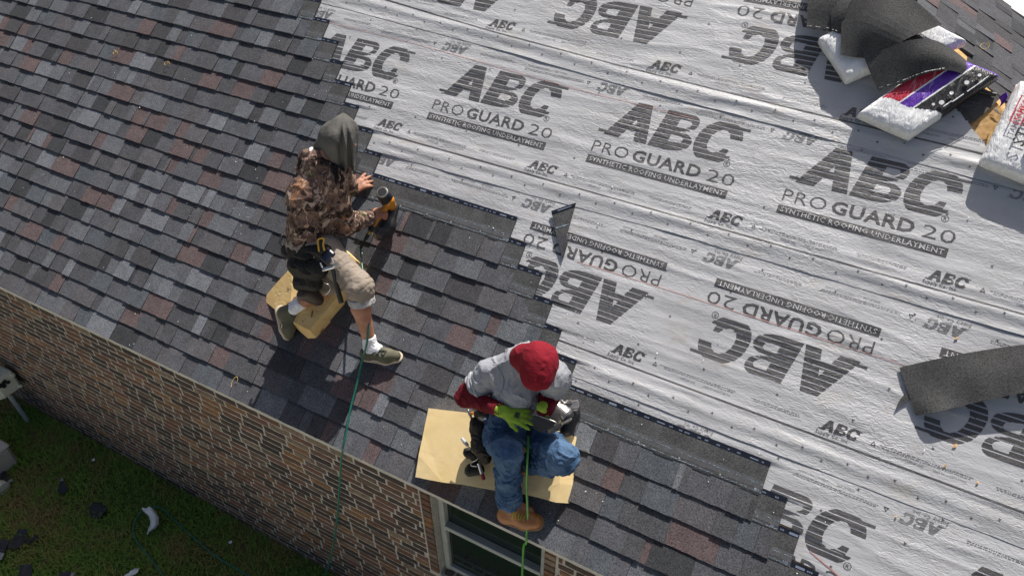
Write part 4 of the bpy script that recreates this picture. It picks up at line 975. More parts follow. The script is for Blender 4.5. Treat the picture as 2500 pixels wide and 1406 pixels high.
bundle((1.1403, 3.2661, 0.0100), (1.5010, 3.5634, 0.0300), (1.3752, 3.0339, 0.0100), .095, 'white wrapped bundle with a black side at the left of the pile', 15, lambda s, t, top: 1 if s > .52 and t > .35 else 0, [m_bagw, m_bagk])
bundle((1.4992, 3.4364, 0.0000), (1.7900, 3.3341, 0.0000), (1.6129, 3.5127, 0.0000), .085, 'white wrapped bundle peeking out behind the draped strips at the hip', 25)
tC, O, a, b, n_ = bundle((2.1215, 2.7389, 0.0120), (2.1790, 3.2350, 0.0300), (2.5636, 2.6486, 0.0120), .105, 'white shingle bundle with black vertical lettering at the right picture edge', 35)
def on_bag(txt, s0, t0, L, hgt, m, name, k=0.0):
    """lettering running along the long side of the bundle, with its foot towards the far side"""
    da = a/np.linalg.norm(a); db = b/np.linalg.norm(b); V2, F2 = txt; P = O+a*s0+b*t0
    V = P+np.outer(V2[:, 0]*L, da)+np.outer((1-V2[:, 1])*hgt, db)+n_*(.127+k)
    tC.part(name, (V, [f[::-1] for f in F2]) if np.cross(da, -db)@n_ < 0 else (V, F2), m)
m_lblack = mat('black_bag_ink', (.02, .02, .022), .5); m_lred = mat('red_bag_ink', (.5, .02, .04), .5)
on_bag(text_mesh('STORMFIGHTER', .01, 1, 1.08), .27, .20, .62, .062, m_lblack, 'lettering'); on_bag(text_mesh('TAMKO', .03, 1, 1.0), .50, .12, .125, .03, m_lred, 'maker_lettering', .001)
on_bag((np.array([(0, .1), (.25, 0), (.9, 0), (1, .2), (1, .9), (.8, 1), (.1, 1), (0, .8)]), [tuple(range(8))]), .24, .36, .22, .10, m_lblack, 'print_block')
V2 = []; F2 = []
for (x0, x1, y0, y1) in ((-.1, 1.1, -.5, -.3), (-.1, 1.1, 1.3, 1.5), (-.1, -.06, -.5, 1.5), (1.06, 1.1, -.5, 1.5)): k = len(V2); V2 += [(x0, y0), (x1, y0), (x1, y1), (x0, y1)]; F2.append((k, k+1, k+2, k+3))
on_bag((np.array(V2), F2), .50, .12, .125, .03, m_lred, 'label_border', .001)
tC.part('purple_end', loft([[(2.1199, 3.1164, 0.0800), (2.1395, 3.0974, 0.0700), (2.1426, 3.0793, 0.0500)], [(2.1405, 3.1345, 0.1100), (2.1535, 3.1136, 0.1100), (2.1506, 3.0898, 0.0900)]], 6, 5, .003), m_bagp)
# ------------------------------------------------------------------ small debris
m_straw = mat('yellow_plastic_coil', (.55, .38, .12), .5); m_chip = mat('fresh_wood_chip', (.62, .38, .16), .8); m_speck = mat('white_fleck', (.8, .8, .78), .5)
def curl(c, r_, lab, turns=1.3, ax=(1, 1)):
    c = np.array(c); P = [c+np.array((math.cos(t)*r_*ax[0], math.sin(t)*r_*ax[1], .004+.003*t)) for t in np.linspace(0, 2*math.pi*turns, 14)]
    single('plastic_coil', tube(P, .0016, 6, 3), m_straw, lab, 'plastic coil', 'yellow coils left on the shingles')
curl((-3.9980, 2.0666, 0.0300), .016, 'tiny yellow coil on the shingles at the upper left'); curl((-3.4338, 2.0961, 0.0300), .018, 'thin pale coil on the shingles above the yellow one', 1.1); curl((-1.6600, 0.1037, 0.0300), .03, 'curly yellow coil on the lowest shingle course left of the hose', .8, (.5, 1.2)); curl((1.9843, 3.4002, 0.0500), .02, 'yellow coil on the shingles of the right slope', 1.2)
rd = random.Random(31)
for i, (q, r_) in enumerate((((2.4197, 1.3013, 0.0300), .014), ((2.4029, 1.1860, 0.0300), .010), ((2.2838, 1.8212, 0.0300), .009), ((2.5545, 1.1629, 0.0300), .007), ((2.2682, 0.8646, 0.0300), .007))):
    lab = ('long splinter of fresh wood below the big inverted logo', 'reddish wood chip beneath the long splinter', 'small wood chip left of the small inverted logo', 'pale wood chip over the overlap line at the right', 'brown wood crumb near the lowest inverted small logo')[i]
    c = np.array(q); single('wood_chip', prism([(c[0]+math.cos(k_*1.05)*r_*(1.6 if k_ == 4 else rd.uniform(.4, .9)), c[1]+math.sin(k_*1.05)*r_*(1.6 if k_ == 4 else rd.uniform(.4, .9))) for k_ in range(6)], .008, [.0135+rd.uniform(0, .003) for _ in range(6)]), m_chip, lab, 'wood chip', 'wood chips on the underlayment')
V = []; F = []
for i in range(420):
    u = rd.uniform(-4.5, 2.6); v = rd.uniform(.02, 3.2)
    h = HB+.011 if u < float(stair(v)) else .017
    r_ = rd.uniform(.0018, .005)*(1.3 if rd.random() < .1 else .8); k = len(V)
    for j in range(4): an = j*1.57+rd.random(); V.append((u+math.cos(an)*r_, v+math.sin(an)*r_, h))
    V.append((u, v, h+r_*.6)); F += [(k, k+1, k+4), (k+1, k+2, k+4), (k+2, k+3, k+4), (k+3, k, k+4)]
o = link('granule_flecks', newmesh('granule_flecks', V, F, m_speck), None, MR); tag(o, 'scattered white flecks of grit all over the roof', 'grit', kind='stuff')
# ------------------------------------------------------------------ air hoses
m_hose1 = mat('teal_green_hose', (.010, .12, .085), .35, (.015, .15, .105), 20); m_hose2 = mat('bright_green_hose', (.06, .26, .03), .35); m_brass = mat('brass_fitting', (.5, .33, .1), .35, metal=.9); m_steel = mat('bright_steel', (.62, .6, .57), .28, metal=.9); m_dark = mat('black_rubber', (.012, .012, .013), .6)
def w2r(q): q = MR.inverted() @ Vector(q); return tuple(q)
hs = Thing('air_hose', (-1.0519, 1.1502, 0.1000), 'teal green air hose running from the left nail gun over the eave', 'air hose', 'green air hoses')
hs.part('hose', tube([(-1.0762, 1.2201, 0.1700), (-0.9948, 1.1127, 0.2000), (-0.8827, 0.9840, 0.2500), (-0.8070, 0.8388, 0.2200), (-0.7749, 0.6961, 0.1700), (-0.7937, 0.5632, 0.1000), (-0.7759, 0.3815, 0.0700), (-0.7612, 0.2517, 0.0600), (-0.7359, 0.1266, 0.0500), (-0.7265, 0.0283, 0.0300), w2r((-.735, -.02, -.03)), w2r((-0.775, -0.030, -0.223)), w2r((-0.873, -0.040, -0.671)), w2r((-1.006, -0.050, -1.204)), w2r((-1.197, -0.060, -1.830)), w2r((-1.414, -0.080, -2.395)), w2r((-1.25, -.16, GZ+.04)), w2r((-1.6, -.42, GZ+.05)), w2r((-1.878, -0.328, -2.160)), w2r((-2.323, -0.316, -2.160)), w2r((-2.853, -0.236, -2.160)), w2r((-3.096, -0.203, -2.160)), w2r((-3.204, -0.287, -2.160)), w2r((-3.166, -0.436, -2.160)), w2r((-3.033, -0.529, -2.160)), w2r((-2.788, -0.593, -2.160)), w2r((-2.530, -0.667, -2.160)), w2r((-2.280, -0.775, -2.160))], .0065, 10, 8), m_hose1, smooth=True)
hs.part('spring_guard', join(*[tube([np.array((-1.0548, 1.2949, 0.1900))+(np.array((-1.0762, 1.2201, 0.1700))-np.array((-1.0548, 1.2949, 0.1900)))*f, np.array((-1.0548, 1.2949, 0.1900))+(np.array((-1.0762, 1.2201, 0.1700))-np.array((-1.0548, 1.2949, 0.1900)))*(f+.06)], .0105, 8, 1) for f in (0, .13, .26, .39, .52, .65, .78, .9)]), m_dark)
hs.part('coupling', join(lathe((-1.0311, 1.3642, 0.2100), (-1.0422, 1.3213, 0.2000), [(0, .008), (.3, .011), (.6, .011), (.7, .014), (1, .013)], 10)), m_brass); hs.part('coupling_sleeve', lathe((-1.0422, 1.3213, 0.2000), (-1.0541, 1.2866, 0.1900), [(0, .013), (1, .012)], 10), m_dark)
h2 = Thing('air_hose', (0.4034, 0.5481, 0.2000), 'bright green air hose hanging from the seated worker over the eave', 'air hose', 'green air hoses')
h2.part('hose', tube([(0.4467, 0.5559, 0.3400), (0.4723, 0.5010, 0.3600), (0.4947, 0.4185, 0.3400), (0.5055, 0.3056, 0.2400), (0.5294, 0.2072, 0.1700), (0.5477, 0.1237, 0.1100), (0.5632, 0.0357, 0.0600), (0.5728, -0.0229, 0.0300), w2r((.555, -.03, -.08)), w2r((.56, -.05, -.5)), w2r((.56, -.05, -1.2)), w2r((.57, -.06, GZ+.05))], .0068, 10, 8), m_hose2, smooth=True)
h2.part('spring_guard', join(*[tube([np.array((0.4364, 0.6021, 0.3600))+(np.array((0.4467, 0.5559, 0.3400))-np.array((0.4364, 0.6021, 0.3600)))*f, np.array((0.4364, 0.6021, 0.3600))+(np.array((0.4467, 0.5559, 0.3400))-np.array((0.4364, 0.6021, 0.3600)))*(f+.08)], .0105, 8, 1) for f in (0, .18, .36, .54, .72, .9)]), m_dark)

# ================================================================== PEOPLE
A_ = lambda q: np.array(q, float)
def creases(base, rings):
    """base cloth folds plus stacked creases around limbs: rings = (a, b, amplitude, spacing)"""
    def f(V):
        d = base(V)
        for a, b, amp, sp in rings:
            a, b = A_(a), A_(b); ax = b-a; L = np.linalg.norm(ax); ax = ax/L; t = (V-a)@ax; r = np.linalg.norm(V-a-np.outer(t, ax), axis=1)
            wv = t/sp+1.6*fbm3(V, 9, 91, 2)+.35*np.sin(V[:, 0]*40); m = np.clip(t/L*4, 0, 1)*np.clip((1-t/L)*4, 0, 1)*(r < .16)
            d = d+amp*m*(np.abs(np.sin(wv*math.pi))**.7-.6)*(.4+1.1*fbm3(V, 13, 17, 1))
        return d
    return f
def camo_mat():
    m, t, b = nodes('brown_forest_camouflage_cloth'); N = NT(t); co = t.nodes.new('ShaderNodeTexCoord').outputs['Object']
    wp = N.n('ShaderNodeTexNoise', {'Vector': co, 'Scale': 7.0, 'Detail': 3.0}).outputs[1]
    wv = N.n('ShaderNodeVectorMath', {0: wp, 1: (.5, .5, .5)}, operation='SUBTRACT').outputs[0]; wv = N.n('ShaderNodeVectorMath', {0: wv, 'Scale': .22}, operation='SCALE').outputs[0]
    cw = N.n('ShaderNodeVectorMath', {0: co, 1: wv}, operation='ADD').outputs[0]
    base = N.ramp(N.noise(cw, 9.5, 3, .6), [(.36, (.018, .013, .012)), (.44, (.07, .043, .034)), (.52, (.18, .115, .088)), (.59, (.085, .052, .042)), (.68, (.32, .215, .165))])
    def twigs(rot, sc_, th, colr, prev, seed):
        n1 = N.noise(N.map(cw, rot=rot, scale=sc_, loc=(seed, seed*.7, 0)), 1.0, 2, .5, .3)
        f = N.n('ShaderNodeMapRange', {0: n1, 1: th, 2: th+.03, 3: 0, 4: .92}).outputs[0]
        return N.mix(f, prev, colr)
    c = N.mix(N.n('ShaderNodeMapRange', {0: N.noise(N.map(cw, loc=(4, 1, 2)), 8, 3), 1: .62, 2: .68, 3: 0, 4: .7}).outputs[0], base, (.30, .135, .06))
    c = N.mix(N.n('ShaderNodeMapRange', {0: N.noise(N.map(cw, loc=(9, 5, 2)), 10, 2), 1: .64, 2: .69, 3: 0, 4: .8}).outputs[0], c, (.09, .11, .03))
    c = twigs((.3, .2, .5), (38, 6, 26), .60, (.36, .24, .18), c, 3.0); c = twigs((1.1, .6, -.4), (34, 5, 24), .62, (.46, .34, .27), c, 11.0)
    c = twigs((.2, 1.2, 1.2), (30, 5, 22), .6, (.012, .008, .006), c, 21.0)
    t.links.new(c, b.inputs['Base Color']); b.inputs['Roughness'].default_value = .85; b.inputs['Specular IOR Level'].default_value = .2
    t.links.new(N.bump(N.noise(co, 16, 3, .55, .8), .45, .014), b.inputs['Normal'])
    return m
def denim_mat():
    m, t, b = nodes('faded_blue_denim'); N = NT(t); co = t.nodes.new('ShaderNodeTexCoord').outputs['Object']
    f = N.n('ShaderNodeMapRange', {0: N.noise(co, 6, 4, .6), 1: .38, 2: .66}).outputs[0]; g = N.n('ShaderNodeMapRange', {0: N.noise(N.map(co, scale=(20, 20, 90)), 6.0, 2), 1: .3, 2: .7, 3: .75, 4: 1.25}).outputs[0]
    c = N.mix(f, (.025, .06, .13), (.10, .17, .275)); c = N.mix(1.0, c, N.n('ShaderNodeCombineColor', {0: g, 1: g, 2: g}).outputs[0], 'MULTIPLY')
    t.links.new(c, b.inputs['Base Color']); b.inputs['Roughness'].default_value = .85; b.inputs['Specular IOR Level'].default_value = .2
    t.links.new(N.bump(N.noise(co, 26, 4, .6, 1.4), .8, .012), b.inputs['Normal'])
    return m
def cloth(name, c, c2, bs=22, bd=.01): return mat(name, c, .88, c2, 9, .35, .68, .2, bump=(bs, bd, .8), grain=(500, .12))
m_camo = camo_mat(); m_denim = denim_mat(); m_skin = mat('tanned_skin', (.42, .205, .125), .55, (.34, .145, .085), 16, .35, .65, .4, bump=(160, .0012), sss=.12)
m_hoodg = cloth('grey_olive_head_cloth', (.105, .102, .094), (.085, .082, .075), 9, .02); m_short = cloth('taupe_cotton_shorts', (.29, .245, .20), (.23, .19, .155)); m_cuff = cloth('pale_inside_of_cuff', (.42, .41, .40), (.36, .35, .34))
m_sock = cloth('white_cotton_sock', (.78, .78, .80), (.66, .66, .68), 60, .006); m_shoe = mat('olive_canvas_shoe', (.075, .075, .045), .8, (.12, .11, .075), 14, .4, .7, grain=(300, .2)); m_sole = mat('cream_rubber_sole', (.55, .47, .36), .7, (.45, .37, .27), 20); m_tread = mat('dark_rubber_tread', (.02, .024, .02), .7)
m_tee = cloth('heather_grey_tee', (.30, .31, .335), (.25, .26, .285), 12, .02); m_maroon = cloth('maroon_sleeve_cloth', (.13, .006, .014), (.10, .005, .011), 16, .014); m_redh = cloth('red_head_cover', (.20, .008, .018), (.16, .007, .015), 7, .02)
m_glove = mat('lime_knit_glove', (.26, .42, .025), .75, (.19, .33, .02), 30, .4, .7, bump=(120, .004)); m_gpalm = mat('brown_glove_coating', (.11, .095, .075), .6, (.15, .13, .1), 25)
m_boot = mat('tan_work_boot_leather', (.33, .13, .035), .5, (.27, .10, .028), 12, .4, .7, bump=(60, .002)); m_lace = mat('mustard_boot_laces', (.42, .30, .04), .7); m_bsole = mat('brown_boot_sole', (.20, .12, .06), .7)
m_leather = mat('worn_black_leather', (.010, .009, .0085), .6, (.018, .015, .013), 18, spec=.25, bump=(70, .003)); m_brownl = mat('dark_brown_leather', (.035, .02, .015), .5, (.05, .03, .022), 14, bump=(70, .003)); m_yellow = mat('yellow_tool_plastic', (.62, .34, .02), .4); m_orange = mat('orange_tool_plastic', (.62, .24, .015), .45, (.5, .18, .01), 20); m_navy = mat('navy_tool_case', (.012, .016, .035), .4); m_gunmetal = mat('grey_cast_magnesium', (.33, .32, .31), .35, (.26, .25, .245), 30, metal=.75)
def snap(VF, pts, off=.001, n=8):
    V = np.asarray(VF[0]); C = catmull([A_(q) for q in pts], n); out = []
    for c in C: i = np.argmin(((V-c)**2).sum(1)); out.append(V[i])
    out = np.array(out); out[1:-1] = (out[:-2]+out[1:-1]*2+out[2:])/4
    return out+np.array((0, 0, off))
def shoe(T, heel, toe, ankle, up, um, smt, laces=None, par=None, wide=1.0, stripe=None, name='shoe'):
    heel, toe, ankle, up = A_(heel), A_(toe), A_(ankle), A_(up); up = up/np.linalg.norm(up); d = toe-heel; d = d-up*(d@up); L = np.linalg.norm(d); d /= L; s = np.cross(up, d)
    ball = heel+d*L*.62; w = wide
    U = sdf_mesh([('c', heel+up*.038, ball+up*.034, .034*w, .041*w), ('c', ball+up*.03, toe+up*.022-d*.02, .043*w, .033*w), ('c', heel+up*.04+d*.008, ankle-up*.005, .036*w, .04*w), ('c', ankle-up*.0, ball+up*.05-d*.02, .034*w, .026*w)], .004, .03, clip=[(heel+up*.012, -up), (ankle+up*.012, up)])
    sh = T.part(name, U, um, smooth=True, parent=par)
    S = sdf_mesh([('c', heel+up*.006, ball+up*.004, .043*w, .05*w, up, .30), ('c', ball+up*.004, toe+up*.004-d*.018, .05*w, .041*w, up, .30)], .0035, .02)
    T.part('sole', S, smt, smooth=True, parent=sh)
    if laces:
        for i in range(5):
            f = .30+.085*i; e = .024; UV = U[0]; pts = []
            for k_, (q0, dd0) in enumerate(((-e, 0), (-.008, .004), (.008, .008), (e, .014))):
                c = heel+d*(L*f+dd0)+s*q0; lat = UV-c; lat = lat-np.outer(lat@up, up); near = np.where((lat**2).sum(1) < .011**2)[0]
                if len(near): pts.append(UV[near[np.argmax(UV[near]@up)]]+up*.0025)
            if len(pts) > 2: T.part('lace', tube(pts, .0042, 6, 4), laces, parent=sh, smooth=True)
    if stripe:
        for sd_ in (-1, 1):
            T.part('side_stripe', tube([heel+d*L*.2+s*sd_*.037*w+up*.03, heel+d*L*.38+s*sd_*.043*w+up*.05, heel+d*L*.52+s*sd_*.045*w+up*.028, heel+d*L*.7+s*sd_*.046*w+up*.022], .004, 6, 6), stripe, parent=sh, smooth=True)
    return sh
# ---------------------------------------------------------------- worker 1, kneeling in camouflage
p1 = Thing('person', (-1.3425, 0.7870, 0.0000), 'worker in brown camouflage hoodie kneeling with a nail gun', 'person')
pel, ch, nk = A_((-1.2725, 1.1258, 0.4100)), A_((-1.2513, 1.3621, 0.5700)), A_((-1.2113, 1.5485, 0.6700))
hd = A_((-1.1397, 1.7219, 0.7400)); rsh, rel, rwr = A_((-1.1315, 1.4860, 0.6300)), A_((-1.0852, 1.2982, 0.4200)), A_((-1.0487, 1.4166, 0.2500)); lsh, lel, lwr = A_((-1.2427, 1.6191, 0.5000)), A_((-1.2838, 1.5635, 0.2800)), A_((-1.3579, 1.5705, 0.1000))
rhip, rkn, ran = A_((-1.1510, 1.1060, 0.4200)), A_((-0.8770, 0.9802, 0.3300)), A_((-0.7919, 0.6803, 0.0950)); lhip, lkn, lan = A_((-1.3306, 1.0590, 0.3300)), A_((-1.1778, 0.9497, 0.1850)), A_((-1.3590, 0.7225, 0.1650))
rhd, rhn = A_((-1.0005, 1.4910, 0.2000))-rwr, A_((-.25, -.2, 1)); lhd, lhn = A_((-1.3056, 1.6916, 0.0450))-lwr, A_((.15, -.35, 1))
body = [('c', pel, ch, .105, .11), ('c', ch, nk, .11, .06), ('c', nk, hd, .055, .06), ('e', hd+A_((0, 0, -.03)), (.07, .08, .09)), ('c', hd+A_((.07, .0, -.03)), hd+A_((.09, 0, -.045)), .018, .014),
        ('c', nk, rsh, .05, .045), ('c', rsh, rel, .048, .042), ('c', rel, rwr, .04, .029), ('c', nk, lsh, .05, .045), ('c', lsh, lel, .048, .04), ('c', lel, lwr, .04, .029),
        ('c', pel, rhip, .1, .085), ('c', rhip, rkn, .08, .058), ('c', rkn, rkn+(ran-rkn)*.35+A_((-.012, -.01, 0)), .057, .062), ('c', rkn+(ran-rkn)*.35+A_((-.012, -.01, 0)), ran, .058, .036), ('c', ran, A_((-0.7105, 0.6336, 0.0500)), .034, .024), ('c', A_((-0.7105, 0.6336, 0.0500)), A_((-0.6244, 0.6573, 0.0450)), .024, .02),
        ('c', pel, lhip, .1, .085), ('c', lhip, lkn, .08, .06), ('c', lkn, lkn+(lan-lkn)*.4, .058, .06), ('c', lkn+(lan-lkn)*.4, lan, .055, .037)]
body += hand_prims(rwr+rhd*.02, rhd, rhn, -1, (.75, .8, .85, .9), .05, .7, 1.0, .6) + hand_prims(lwr, lhd, lhn, -1, (.1, .09, .09, .12), .22, .85, 1.05, .2)
p1.part('body', sdf_mesh(body, .0042, .014), m_skin, smooth=True)
ax_ = (pel-ch)/np.linalg.norm(pel-ch)
jacket = [('c', pel+A_((-.005, 0, -.005)), ch, .138, .148), ('c', ch, nk+A_((-.01, -.01, -.03)), .148, .10), ('c', nk+A_((-.02, 0, -.02)), rsh, .085, .082), ('c', rsh, rel, .078, .064), ('c', rel, rwr-(rwr-rel)*.04, .063, .047), ('c', nk+A_((-.02, 0, -.02)), lsh, .08, .078), ('c', lsh, lel, .074, .06), ('c', lel, lwr-(lwr-lel)*.12, .06, .046),
          ('c', A_((-1.3610, 1.5783, 0.6300)), A_((-1.2172, 1.5766, 0.7000)), .048, .052), ('c', A_((-1.2172, 1.5766, 0.7000)), A_((-1.1159, 1.5389, 0.6800)), .048, .035), ('c', A_((-1.3610, 1.5783, 0.6300)), A_((-1.3673, 1.5239, 0.6000)), .046, .06), ('c', pel+ax_*.06+A_((-.08, 0, 0)), pel+ax_*.06+A_((.09, .01, 0)), .075, .075)]
p1.part('hoodie', sdf_mesh(jacket, .0052, .045, creases(folds(.0065, 7, 3, (1, 1.6, 1.2)), [(rel+(rwr-rel)*.1, rwr, .013, .032), (rsh+(rel-rsh)*.5, rel, .007, .035), (pel, pel+ax_*.1, .008, .05), (ch, pel, .006, .07)]), clip=[(pel+ax_*.075, ax_)]), m_camo, smooth=True)
p1.part('cap', sdf_mesh([('e', A_((-1.1671, 1.7399, 0.7200)), (.084, .092, .09)), ('c', A_((-1.1867, 1.7189, 0.7200)), A_((-1.2595, 1.6539, 0.6800)), .085, .05)], .005, .03), m_hoodg, smooth=True)
ap = (-1.1280, 1.8610, 0.8000)
drape = [[ap, (-1.1569, 1.7972, 0.8250), (-1.2026, 1.7148, 0.8100), (-1.2887, 1.6394, 0.7250)], [ap, (-1.1303, 1.7863, 0.8400), (-1.1377, 1.6895, 0.8450), (-1.2030, 1.6220, 0.7500)], [ap, (-1.1004, 1.7736, 0.8500), (-1.0842, 1.6710, 0.8600), (-1.1386, 1.5861, 0.7400)], [ap, (-1.0856, 1.7721, 0.8450), (-1.0553, 1.6674, 0.8400), (-1.1007, 1.5768, 0.7000)],
         [ap, (-1.0756, 1.7744, 0.8400), (-1.0579, 1.6797, 0.8000), (-1.1047, 1.5666, 0.6200)], [ap, (-1.0628, 1.7777, 0.8400), (-1.0122, 1.6832, 0.8300), (-1.0540, 1.5748, 0.6600)], [ap, (-1.0573, 1.7890, 0.8300), (-1.0312, 1.7060, 0.7800), (-1.0798, 1.6138, 0.6000)], [ap, (-1.0540, 1.8050, 0.8200), (-1.0100, 1.7219, 0.7800), (-1.0486, 1.5858, 0.5850)], [ap, (-1.0607, 1.8233, 0.8000), (-1.0393, 1.7684, 0.7300), (-1.0949, 1.6576, 0.5500)], [ap, (-1.0723, 1.8408, 0.7900), (-1.0727, 1.8313, 0.6900), (-1.1198, 1.7608, 0.5600)], [ap, (-1.0969, 1.8552, 0.7800), (-1.1345, 1.8674, 0.6600), (-1.1910, 1.8464, 0.5600)]]
dV, dF = loft(drape, 24, 81, .004)
p1.part('head_cloth', (dV+np.stack([0*dV[:, 0], 0*dV[:, 0], .012*(fbm3(dV, 14, 6, 2)-.5)], 1), dF), m_hoodg, smooth=True)
p1.part('white_collar', tube([(-1.3165, 1.6298, 0.7000), (-1.2809, 1.6029, 0.7100), (-1.2400, 1.5830, 0.7200)], [.012, .02, .012], 10, 5, flat=.6), m_sock, smooth=True)
cufp = rkn+(ran-rkn)*.26; cd = (ran-rkn)/np.linalg.norm(ran-rkn)
short = [('c', pel, pel+ax_*.06, .13, .135), ('c', pel+ax_*.03, rhip, .115, .1), ('c', rhip, rkn, .098, .078), ('c', rkn, cufp+cd*.03, .078, .078), ('c', pel+ax_*.03, lhip, .12, .105), ('c', lhip, lkn, .105, .085), ('c', lkn, lkn+(lan-lkn)*.2, .085, .075)]
lq = lkn+(lan-lkn)*.22
p1.part('shorts', sdf_mesh(short, .005, .04, creases(folds(.005, 9, 23, (1.3, 1, 1)), [(rkn+(rhip-rkn)*.3, cufp, .0045, .045), (rhip, rkn, .003, .08)]), clip=[(cufp, cd)]), m_short, smooth=True)
p1.part('turned_cuff', sdf_mesh([('c', cufp-cd*.026, cufp+cd*.006, .081, .084)], .005, .02, folds(.004, 20, 2), clip=[(cufp-cd*.034, -cd), (cufp+cd*.008, cd)]), m_cuff, smooth=True)
p1.part('sock', sdf_mesh([('c', ran-cd*.035, ran+cd*.03, .043, .044), ('c', ran+cd*.03, ran+cd*.03+A_((.04, .0, -.015)), .044, .04)], .004, .02, folds(.002, 30, 4), clip=[(ran-cd*.05, -cd)]), m_sock, smooth=True)
ld = (lan-lkn)/np.linalg.norm(lan-lkn)
p1.part('sock', sdf_mesh([('c', lan-ld*.045, lan+ld*.02, .044, .044)], .004, .02, folds(.002, 30, 5), clip=[(lan-ld*.055, -ld)]), m_sock, smooth=True)
shoe(p1, (-0.8124, 0.6006, 0.0220), (-0.6004, 0.6665, 0.0220), A_(ran)+cd*.03+A_((.01, 0, .0)), (.05, .25, 1), m_shoe, m_sole, m_tread, wide=1.05, stripe=m_sole)
shoe(p1, (-1.4694, 0.6545, 0.1450), (-1.4174, 0.5140, 0.0300), lan+ld*.025, (.86, .1, .35), m_shoe, m_sole, None, stripe=m_sole)
# tool belt of worker 1
tb = Thing('tool_belt', (-1.2415, 1.0009, 0.4200), 'black leather tool belt with pouches hanging at the kneeling worker hip', 'tool belt', 'tool belts')
tb.part('pouch', sdf_mesh([('c', A_((-1.3086, 1.0446, 0.4600)), A_((-1.0904, 1.0909, 0.5000)), .055, .05), ('c', A_((-1.2729, 0.9581, 0.4400)), A_((-1.0881, 0.9828, 0.4700)), .056, .05), ('c', A_((-1.2377, 0.8680, 0.3900)), A_((-1.1177, 0.8973, 0.4100)), .044, .044), ('-', ('c', A_((-1.2100, 1.0082, 0.5450)), A_((-1.1201, 1.0262, 0.5450)), .038, .038))], .005, .05, folds(.003, 20, 6)), m_leather, smooth=True)
tb.part('pouch_flap', loft([[(-1.3265, 1.0490, 0.5000), (-1.2143, 1.0698, 0.5300), (-1.1478, 1.1096, 0.5200)], [(-1.3016, 1.0000, 0.5000), (-1.1766, 1.0071, 0.5300), (-1.1306, 1.0487, 0.5100)]], 12, 6, .005), m_leather, smooth=True)
tb.part('pouch_flap', loft([[(-1.2842, 0.9692, 0.4850), (-1.1692, 0.9711, 0.5150), (-1.1218, 1.0170, 0.5000)], [(-1.2594, 0.9381, 0.4800), (-1.1459, 0.9230, 0.5050), (-1.0971, 0.9533, 0.4900)]], 12, 6, .005), m_leather, smooth=True)
a0, b0 = A_((-1.2190, 0.8408, 0.3700)), A_((-1.1314, 0.8096, 0.2500)); tb.part('nail_pouch', lathe(a0, b0, [(.02, .046), (.0, .056), (.25, .058), (.6, .048), (.9, .036), (1, .022)], 22), m_brownl, smooth=True)
for i in range(8):
    c = A_((-1.2240, 0.8706, 0.4200))+A_((.011*i, .002*i, .002*(i % 3))); tb.part('nail', tube([c, c+A_((.004, .035, .022))], .003, 6, 1), m_yellow)
tb.part('tool_holder', box((-1.0293, 1.0751, 0.5300), (.055, .085, .03), R=np.array(Euler((.1, .15, -.35)).to_matrix()), bev=.008), m_navy)
tb.part('chrome_rivet', join(tube([(-1.0509, 1.0220, 0.5450), (-1.0279, 0.9994, 0.5400)], .006, 8, 1), tube([(-0.9911, 1.0725, 0.5450), (-0.9709, 1.0490, 0.5400)], .006, 8, 1), lathe((-1.0412, 1.1196, 0.5450), (-1.0370, 1.1191, 0.5510), [(0, .004), (1, .004)], 8)), m_steel)
tb.part('belt', sdf_mesh([('c', pel+ax_*.085+A_((-.07, .0, .03)), pel+ax_*.085+A_((.10, .0, .03)), .10, .095)], .006, .02, clip=[(pel+ax_*.105, ax_), (pel+ax_*.068, -ax_)]), m_leather, smooth=True)
tb.part('belt_loop', tube([(-1.4701, 1.1141, 0.4300), (-1.4649, 1.0655, 0.4300), (-1.4434, 1.0474, 0.4200), (-1.4106, 1.0491, 0.4300)], .008, 8, 6), m_dark, smooth=True)
kn = Thing('utility_knife', (-1.0918, 1.1181, 0.5500), 'yellow and black handled knife in the kneeling worker tool holder', 'knife')
kn.part('handle', tube([(-1.1016, 1.1590, 0.5700), (-1.0834, 1.1214, 0.5650), (-1.0602, 1.0791, 0.5550)], [.016, .014, .016], 12, 6, flat=.6), m_dark, smooth=True)
kn.part('grip_frame', tube([(-1.0753, 1.0817, 0.5660), (-1.0905, 1.1112, 0.5740), (-1.1031, 1.1449, 0.5800), (-1.0712, 1.1600, 0.5800), (-1.0613, 1.1256, 0.5740), (-1.0434, 1.0969, 0.5660)], .0052, 8, 5), m_yellow, smooth=True)
hm = Thing('hammer', (-1.0337, 1.0110, 0.4800), 'steel claw hammer hooked on the kneeling worker tool belt', 'hammer')
hm.part('head', join(tube([(-1.0830, 0.9685, 0.4900), (-1.0322, 1.0035, 0.5000), (-0.9863, 1.0341, 0.5000)], [.006, .013, .014], 10, 4, flat=.7), lathe((-0.9863, 1.0341, 0.5000), (-0.9616, 1.0578, 0.5000), [(0, .012), (.2, .015), (1, .015)], 12), loft([[(-1.0844, 0.9720, 0.4950), (-1.0431, 0.9947, 0.5000)], [(-1.0753, 0.9444, 0.4700), (-1.0464, 0.9618, 0.4800)]], 6, 4, .004)), m_steel, smooth=False)
hm.part('handle', tube([(-1.0054, 1.0280, 0.4800), (-0.9884, 0.9507, 0.4100), (-0.9517, 0.8529, 0.3300)], [.012, .015, .017], 10, 6), m_dark, smooth=True)
hm.part('wire_hook', tube([(-1.0481, 0.9236, 0.4400), (-1.0135, 0.9215, 0.4300), (-1.0010, 0.9014, 0.4200), (-1.0190, 0.8735, 0.4000), (-1.0371, 0.8590, 0.3900)], .0022, 6, 6), m_steel, smooth=True)
